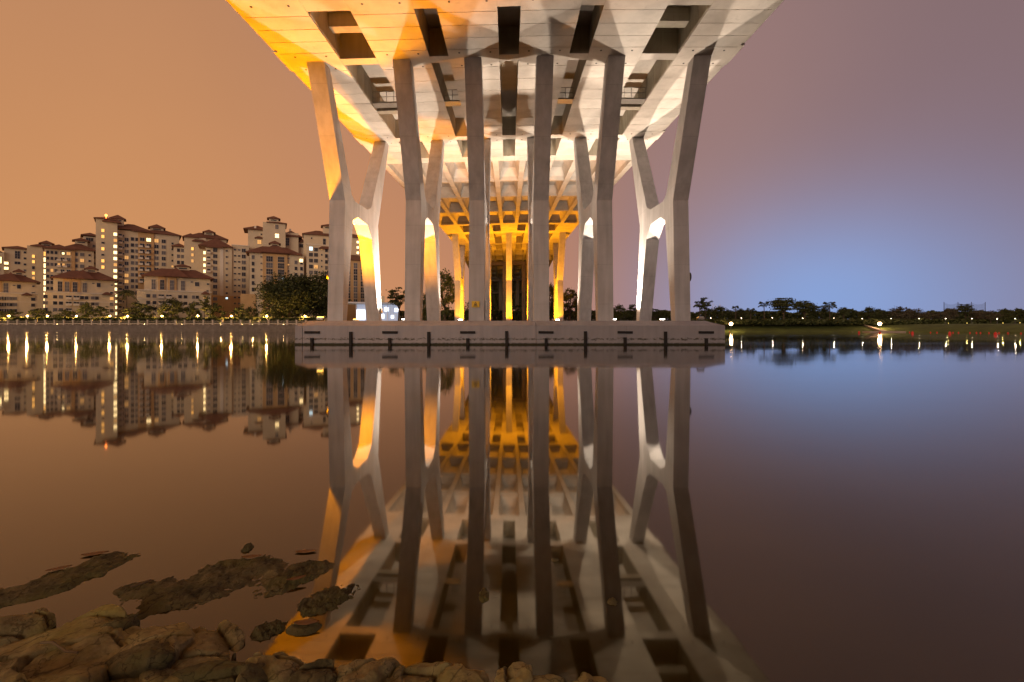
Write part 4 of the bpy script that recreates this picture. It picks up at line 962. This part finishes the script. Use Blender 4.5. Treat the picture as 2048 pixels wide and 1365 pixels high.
# right bank
palm(1399, 601, 24, 190, 'fan palm nearest the right end of the pier block', seed=5, fan=True)
tree(1410, 595, 26, 'slender', 194, 'tall thin tree beside the fan palm at the pier end', v=0)
palm(1471, 611, 14, 196, 'small palm behind the bright lamp beside the pier', seed=6, fan=True)
palm(1501, 615, 18, 190, 'short stout palm left of the umbrella trees', seed=7, fan=True)
palm(1528, 602, 22, 188, 'tall fan palm left of the broad umbrella tree', seed=8, fan=True)
tree(1567, 597, 54, 'umbrella', 192, 'broad umbrella tree with layered crown, tallest on the right bank')
tree(1609, 602, 44, 'umbrella', 194, 'second umbrella tree right of the tallest one', v=1)
tree(1640, 612, 34, 'round', 196, 'round tree between the umbrella trees and the lone fan palm', v=2)
palm(1659, 602, 26, 190, 'lone fan palm standing clear of the trees on the right bank', seed=9, fan=True)
tree(1687, 615, 22, 'umbrella', 190, 'small layered tree just right of the lone fan palm', v=1)
tree(1737, 616, 36, 'round', 196, 'rounded dark tree behind the second bright shore lamp', v=0)
tree(1763, 619, 26, 'round', 198, 'dark tree just right of the second bright shore lamp', v=1)
tree(1800, 615, 36, 'dome', 194, 'tall greyish tree with lumpy top, first of a pair', v=0)
tree(1828, 617, 34, 'dome', 196, 'tall greyish tree with lumpy top, second of a pair', v=1)
tree(1858, 624, 28, 'dome', 186, 'pale dome-shaped tree right of the greyish pair', v=2)
tree(1880, 626, 28, 'dome', 184, 'pale dome-shaped tree below the first net pole', v=0)
tree(1899, 617, 28, 'dome', 190, 'tall pale tree just left of the second net pole', v=1)
tree(1931, 609, 28, 'umbrella', 188, 'tall dark tree standing in front of the tall net', v=0)
tree(1955, 621, 28, 'dome', 184, 'pale dome-shaped tree under the right half of the net', v=2)
tree(1981, 623, 32, 'dome', 176, 'palest broad dome tree right of the net', v=0)
tree(2012, 618, 36, 'green', 180, 'green bushy tree near the right edge', v=1)
tree(2040, 617, 34, 'round', 182, 'dark bushy tree at the right edge', v=2)
tree(1440, 615, 50, 'round', 205, 'dark spreading tree behind the bright lamp beside the pier', v=0)
tree(1482, 618, 40, 'round', 206, 'dark round tree between the small palm and the short palm', v=1)
# far wood behind: one mass
def treeline(name, px0, px1, y0, d, label, seed, hvar=6, mt='leaf'):
    r = random.Random(seed); m_ = MB(); x = px0
    while x < px1:
        top = y0 + hvar * noise.noise((x * 0.035, seed, 0)) + 2.5 * noise.noise((x * 0.15, seed, 4)); k = d / F
        for q in range(46):
            py = top + (648 - top) * r.random() ** 1.3; c = P(x + r.uniform(-3, 3), py, d + r.uniform(-5, 5)); l = r.uniform(0.4, 0.95)
            a = Vector((r.uniform(-1, 1), r.uniform(-1, 1), r.uniform(-0.6, 0.6))).normalized(); bq = Matrix.Rotation(r.uniform(0, 6.28), 3, a) @ a.orthogonal().normalized()
            m_.quad(tuple(c - a * l), tuple(c + bq * l * 0.6), tuple(c + a * l), tuple(c - bq * l * 0.6))
        x += 1.7
    tag(m_.build(name, M[mt]), label, 'trees', kind='stuff')
treeline('treeline', 1195, 2110, 624, 235, 'far dark wood forming one mass behind the right bank', 11, 7)
treeline('shrubbery', 1380, 2110, 641, 181 , 'low planted shrubs along the top of the grass bank', 12, 2)
treeline('undergrowth', -40, 640, 637, 192, 'low clipped shrubs behind the promenade fence', 13, 4, 'leaf2')
treeline('treeline', 660, 1200, 622, 250, 'far dark wood seen under the bridge deck', 14, 6)

# ------------------------------------------------------------------ right bank lamps, buoys, net
for i, px in enumerate((1421.5, 1483, 1545, 1605, 1668, 1724.5, 1782, 1838, 1891, 1943.5, 1994.5, 2030)):
    d = 186 if px < 1750 else 186 - (px - 1750) * 0.10
    lamp_post(px, 636.6 if px < 1700 else 637.8, d, 2.8, 'globe_warm', 'small pale path lamp on the right bank, %s from the pier end' % ORD[i], 'path lamps on the right bank', 45, (1, 0.78, 0.5), 0.14, 'path_lamp')
lamp_post(1462, 648, 172.5, 0.3, 'globe_star', 'very bright amber shore lamp beside the right end of the pier', 'bright shore lamps', 500, (1, 0.6, 0.28), 0.55, 'shore_lamp')
lamp_post(1759.5, 648, 172, 1.0, 'globe_star', 'very bright amber shore lamp beside the boat ramp', 'bright shore lamps', 500, (1, 0.6, 0.28), 0.55, 'shore_lamp')
for i, (px, d) in enumerate(((1532, 185), (1588, 185), (1650, 185), (1781, 184), (1823, 180), (1897, 172), (1934, 170), (2006, 166), (2040, 160))):
    ground_light(px, 648, d, 2.85, 'yellow uplight among the shrubs on the right bank, %s from the pier end' % ORD[i], 'uplights on the right bank', mt='uplight', power=25, r=0.10, color=(1, 0.75, 0.2))
bm_ = MB(); bm_.tube((0, 0, -0.3), (0, 0, 0.75), 0.5, 0.5, n=12); bm_.tube((0, 0, 0.75), (0, 0, 1.0), 0.5, 0.16, n=12); bm_.tube((0, 0, 1.0), (0, 0, 1.35), 0.06, n=6); bbig = bm_.mesh('buoy', M['red_plastic'])
bm_ = MB(); bm_.ball((0, 0, 0.06), 0.18, 10, 6); bm_.tube((0, 0, 0.2), (0, 0, 0.38), 0.04, n=6); bsm = bm_.mesh('buoy', M['red_plastic'])
for i, (px, py, s) in enumerate(((1718, 664.6, 1), (1760, 665.2, 1), (1825, 666, 1.15), (1899.6, 666.6, 1.15), (1991, 668.4, 1.15))):
    d = F * CH / (py + 2 - HY); o = inst('buoy', bbig, None, ((px - CX) * d / F, d, 0), scale=(s * 0.48, s * 0.48, s * 0.48)); tag(o, 'large red drum buoy on the water, %s along the right bank from the ramp' % ORD[i], 'buoy', 'red buoys off the right bank')
for i, px in enumerate((1819, 1861, 1874, 1906, 1917, 1940, 1953, 1961, 1978, 1998, 2016, 2042)):
    d = 152 - (px - 1819) * 0.13; o = inst('buoy', bsm, None, ((px - CX) * d / F, d, 0)); tag(o, 'small red float on the water, %s in the line from the ramp' % ORD[i], 'buoy', 'small red floats off the right bank')
o = inst('buoy', bsm, None, tuple(P(1459, 664.5, 168).xy) + (0,)); tag(o, 'small red float right beside the pier below the bright lamp', 'buoy', 'small red floats off the right bank')
gn = empty('golf_net', (P(1930, 640, 420).x, 420, 3)); tag(gn, 'tall sagging net on four poles rising above the trees', 'net')
pp = [P(px, 604.5, 420) for px in (1888, 1916, 1943, 1970.5)]
for p in pp:
    m_ = MB(); m_.tube((p.x, 420, 3), tuple(p), 0.3, 0.22, n=6); piece(m_.build('pole', M['dark_metal']), gn)
for a, c in zip(pp[:-1], pp[1:]):
    m_ = MB()
    for i in range(1, 16):
        x = a.x + (c.x - a.x) * i / 16; t = i / 16; z = a.z - 0.8 - 6 * t * (1 - t); m_.tube((x, 420, 3), (x, 420, z), 0.05, n=3, cap=False)
    for j in range(12):
        for i in range(16):
            t0, t1 = i / 16, (i + 1) / 16; f = lambda t: 3 + (a.z - 0.8 - 6 * t * (1 - t) - 3) * (0.45 + 0.55 * j / 11)
            m_.tube((a.x + (c.x - a.x) * t0, 420, f(t0)), (a.x + (c.x - a.x) * t1, 420, f(t1)), 0.05, n=3, cap=False)
    piece(m_.build('netting', M['dark_metal']), gn)
for i, (px, yt) in enumerate(((1426, 607), (1432.5, 611), (1440, 608.5))):
    p = P(px, yt, 320); m_ = MB(); m_.tube((p.x, 320, 3), tuple(p), 0.16, 0.1, n=6); m_.tube((p.x - 0.5, 320, p.z - 1), (p.x + 0.5, 320, p.z - 1), 0.08, n=5)
    tag(m_.build('mast', M['boat_white']), 'thin pale mast above the trees right of the pier, %s of three' % ORD[i], 'mast', 'pale masts behind the right bank')

# ------------------------------------------------------------------ foreground rocks, weed, leaves
GROUND = []
def on_water(px, py): d = F * CH / (py - HY); return Vector(((px - CX) * d / F, d, 0))
def rock(px, py, wpx, hpx, hh, seed, label, m='rock', rot=0.0, sink=0.35, name='rock'):
    hh *= 0.8; c = on_water(px, py); d = c.y; w_ = wpx * d / F / 2; dep = (on_water(px, py - hpx / 2).y - on_water(px, py + hpx / 2).y) / 2
    bm = bmesh.new(); bmesh.ops.create_icosphere(bm, subdivisions=6, radius=1.0)
    so = Vector((seed * 3.7, seed * 1.9, seed * 0.7))
    for v in bm.verts:
        p = v.co.copy(); q = p * 1.1 + so; n1 = noise.noise(q); n2 = noise.noise(q * 2.4)
        f = 1 + 0.26 * n1 + 0.14 * n2
        X, Y = p.x * f * w_, p.y * f * dep; Z = math.copysign(abs(p.z) ** 0.5, p.z) * hh * (1 + 0.2 * n1)
        if p.z > -0.35:                                                # split into tilted flat-topped blocks
            Wc = Vector((X + 0.02 * n2, Y * 1.5, 0)) * 2.9 + so
            dist, pts = noise.voronoi(Wc); vc = Vector(pts[0]); rel = (Wc - vc) / 2.9
            k = noise.cell_vector(vc * 7.3); up = min(1.0, (p.z + 0.35) * 1.6)
            cr = max(0.0, 1 - (dist[1] - dist[0]) / 0.10)
            Z += up * (0.045 * (k.x - 0.5) + rel.x * (k.y - 0.5) * 0.35 + rel.y * (k.z - 0.5) * 0.35 - 0.035 * cr * cr)
        g3 = Vector((X, Y, Z)) + so
        Z += 0.010 * noise.noise(g3 * 9) + 0.006 * noise.fractal(g3 * 26, 0.8, 2.2, 4)
        X += 0.006 * noise.noise(g3 * 30); Y += 0.006 * noise.noise(g3 * 30 + Vector((7, 0, 0)))
        v.co = (X, Y, Z)
    me = bpy.data.meshes.new(name); bm.to_mesh(me); bm.free(); me.materials.append(M[m]); me.polygons.foreach_set('use_smooth', [True] * len(me.polygons))
    o = inst(name, me, None, (c.x, c.y, hh * (1 - sink) * 0.4 - hh * 0.25), (0, 0, rot)); tag(o, label, 'rock', 'rocks along the near shore'); GROUND.append(o)
    return o
rock(95, 1330, 330, 190, 0.10, 1, 'broad flat tan boulder at the bottom left corner')
rock(20, 1268, 120, 60, 0.07, 2, 'small rounded boulder at the left edge of the shore')
rock(218, 1268, 90, 60, 0.10, 3, 'dark angular stone wedged on top of the broad flat boulder', 'mossrock')
rock(300, 1300, 190, 90, 0.08, 4, 'wide low boulder right of the dark angular stone')
rock(285, 1345, 130, 70, 0.09, 5, 'dark round stone in the hollow between the shore boulders', 'mossrock')
rock(385, 1325, 150, 130, 0.09, 6, 'pale wedge-shaped boulder jutting into the water')
rock(175, 1385, 380, 110, 0.10, 7, 'long flat slab along the bottom edge below the twig')
rock(430, 1375, 200, 80, 0.07, 8, 'low boulder in front of the pale wedge-shaped one', 'mossrock')
rock(545, 1348, 125, 70, 0.07, 9, 'lone humped boulder left of the amber reflection')
rock(735, 1372, 150, 80, 0.07, 10, 'cracked boulder left of the long ledge at the bottom centre')
rock(860, 1378, 240, 75, 0.06, 11, 'long low ledge at the bottom centre')
rock(1028, 1370, 70, 50, 0.055, 12, 'small pointed stone right of the long ledge')
rock(1110, 1378, 130, 40, 0.045, 13, 'thin sliver of rock near the bottom centre')
rock(1195, 1368, 90, 40, 0.05, 14, 'small rounded rock farthest right along the bottom edge')
rock(630, 1368, 90, 45, 0.055, 15, 'small dark stone in the gap below the amber reflection', 'mossrock')

def shelf(px0, px1, py0, py1, seed, label, hh=0.05, tilt=0.0, thr=0.0, rough=1.0):
    """weedy shelf just breaking the surface: a height field whose edge is where it dips under"""
    m_ = MB(); nx, ny = 110, 70
    a, b2 = on_water((px0 + px1) / 2, py0), on_water((px0 + px1) / 2, py1); cy, ry = (a.y + b2.y) / 2, (a.y - b2.y) / 2
    c = on_water((px0 + px1) / 2, (py0 + py1) / 2); rx = (px1 - px0) * c.y / F / 2
    for j in range(ny):
        for i in range(nx):
            u, v = -1.3 + 2.6 * i / (nx - 1), -1.6 + 3.2 * j / (ny - 1)
            vv = v - tilt * u
            q = Vector((u * rx * 1.8 + seed * 5, v * ry * 1.8, seed))
            r2 = u * u * 0.9 + vv * vv * (0.8 if tilt else 0.9)
            e = 1 - r2 + 0.75 * noise.noise(q * 2.0) + 0.35 * noise.noise(q * 5)
            g = 0.45 * noise.fractal(q * 16, 0.5, 2.0, 5) * rough
            z = hh * (min(e, 0.8) + g * 0.4) - hh * 0.42
            m_.v.append((u * rx, v * ry, max(-0.08, z)))
    for j in range(ny - 1):
        for i in range(nx - 1):
            k = j * nx + i; m_.f.append((k, k + 1, k + nx + 1, k + nx)); m_.m.append(0)
    o = m_.build('weedy_rock', M['mossrock'], None, (c.x, cy, 0), smooth=True); tag(o, label, 'rock', 'weedy rocks just breaking the surface'); GROUND.append(o)
shelf(-10, 212, 1110, 1222, 1, 'weedy rock shelf awash at the left edge', 0.05, 0.75)
shelf(285, 560, 1112, 1226, 2, 'largest weedy rock shelf, middle of the awash rocks', 0.055, 0.55)
shelf(520, 655, 1118, 1195, 3, 'pointed weedy rock joined to the largest shelf', 0.055, 0.7)
shelf(590, 712, 1165, 1240, 4, 'clumpy weedy rock crossing the amber reflection', 0.045, 0.3, rough=1.6)
shelf(495, 575, 1240, 1290, 5, 'small shaggy weedy rock left of the brown leaf', 0.045, 0.0, rough=1.8)
shelf(232, 302, 1162, 1192, 6, 'small bare weedy stone between the two large shelves', 0.035, 0.4)
shelf(568, 645, 1242, 1280, 7, 'smooth stone with a brown leaf on it', 0.05, 0.1, rough=0.3)
shelf(484, 508, 1088, 1106, 8, 'tiny stone farthest out on the left', 0.05, 0.0)
shelf(957, 982, 1172, 1206, 9, 'small clump of pale weed floating before the sign column reflection', 0.03, 0.0, rough=1.8)
shelf(1212, 1238, 1198, 1214, 10, 'small dark floating clump in the right column reflection', 0.03, 0.0, rough=1.5)
shelf(1100, 1118, 1116, 1124, 11, 'tiny floating speck near the centre of the reflection', 0.02, 0.0)
def surface(x, y):
    best = 0.002
    for o in GROUND:
        w_ = o.matrix_basis
        for v in o.data.vertices:
            p = w_ @ v.co
            if abs(p.x - x) < 0.03 and abs(p.y - y) < 0.03: best = max(best, p.z)
    return best
def leafobj(px, py, lpx, z, seed, label, rot, curl=0.3):
    curl *= 0.35
    c = on_water(px, py); L_ = lpx * c.y / F; m_ = MB(); n = 8
    for i in range(n + 1):
        t = i / n; w_ = 0.34 * L_ * math.sin(math.pi * min(1, t * 0.96 + 0.03)) ** 0.8
        for s in (-1, -0.5, 0, 0.5, 1): m_.v.append(((t - 0.5) * L_, s * w_ * 0.5, curl * L_ * ((t - 0.5) ** 2 + 0.35 * s * s * 0.5)))
    for i in range(n):
        for j in range(4): k = i * 5 + j; m_.f.append((k, k + 1, k + 6, k + 5)); m_.m.append(0)
    o = m_.build('fallen_leaf', M['leaf_fallen'], None, (c.x, c.y, surface(c.x, c.y) + 0.003), rot, smooth=True); tag(o, label, 'leaf', 'fallen leaves by the shore'); so = o.modifiers.new('thickness', 'SOLIDIFY'); so.thickness = 0.002
leafobj(593, 1168, 36, 0.03, 1, 'curled orange-brown leaf on the weedy rock by the amber reflection', 0.5, 0.7)
leafobj(612, 1256, 52, 0.035, 2, 'flat red-brown leaf lying on the smooth stone', 0.1, 0.35)
leafobj(503, 1120, 38, 0.035, 3, 'thin brown leaf on top of the largest weedy shelf', 0.2, 0.3)
leafobj(190, 1110, 46, 0.02, 4, 'long pale leaf at the tip of the left weedy shelf', 0.35, 0.3)
leafobj(118, 1140, 40, 0.03, 5, 'thin tan leaf along the back of the left weedy shelf', 0.6, 0.3)
leafobj(612, 1105, 42, 0.008, 6, 'flat floating leaf beyond the pointed weedy rock', 0.1, 0.15)
def twig(pts, r, label):
    m_ = MB(); q = [on_water(px, py) for px, py, z in pts]; q = [Vector((p.x, p.y, surface(p.x, p.y) + 0.004)) for p in q]
    for a, c in zip(q[:-1], q[1:]): m_.tube(tuple(a), tuple(c), r, r * 0.8, n=6)
    tag(m_.build('twig', M['twig']), label, 'twig')
twig([(82, 1318, 0.10), (105, 1320, 0.115), (122, 1330, 0.11), (132, 1338, 0.10), (155, 1340, 0.10)], 0.006, 'thin bent twig lying on the flat tan slab')
twig([(262, 1182, 0.01), (285, 1174, 0.016), (302, 1167, 0.022)], 0.006, 'short twig beside the small bare weedy stone')
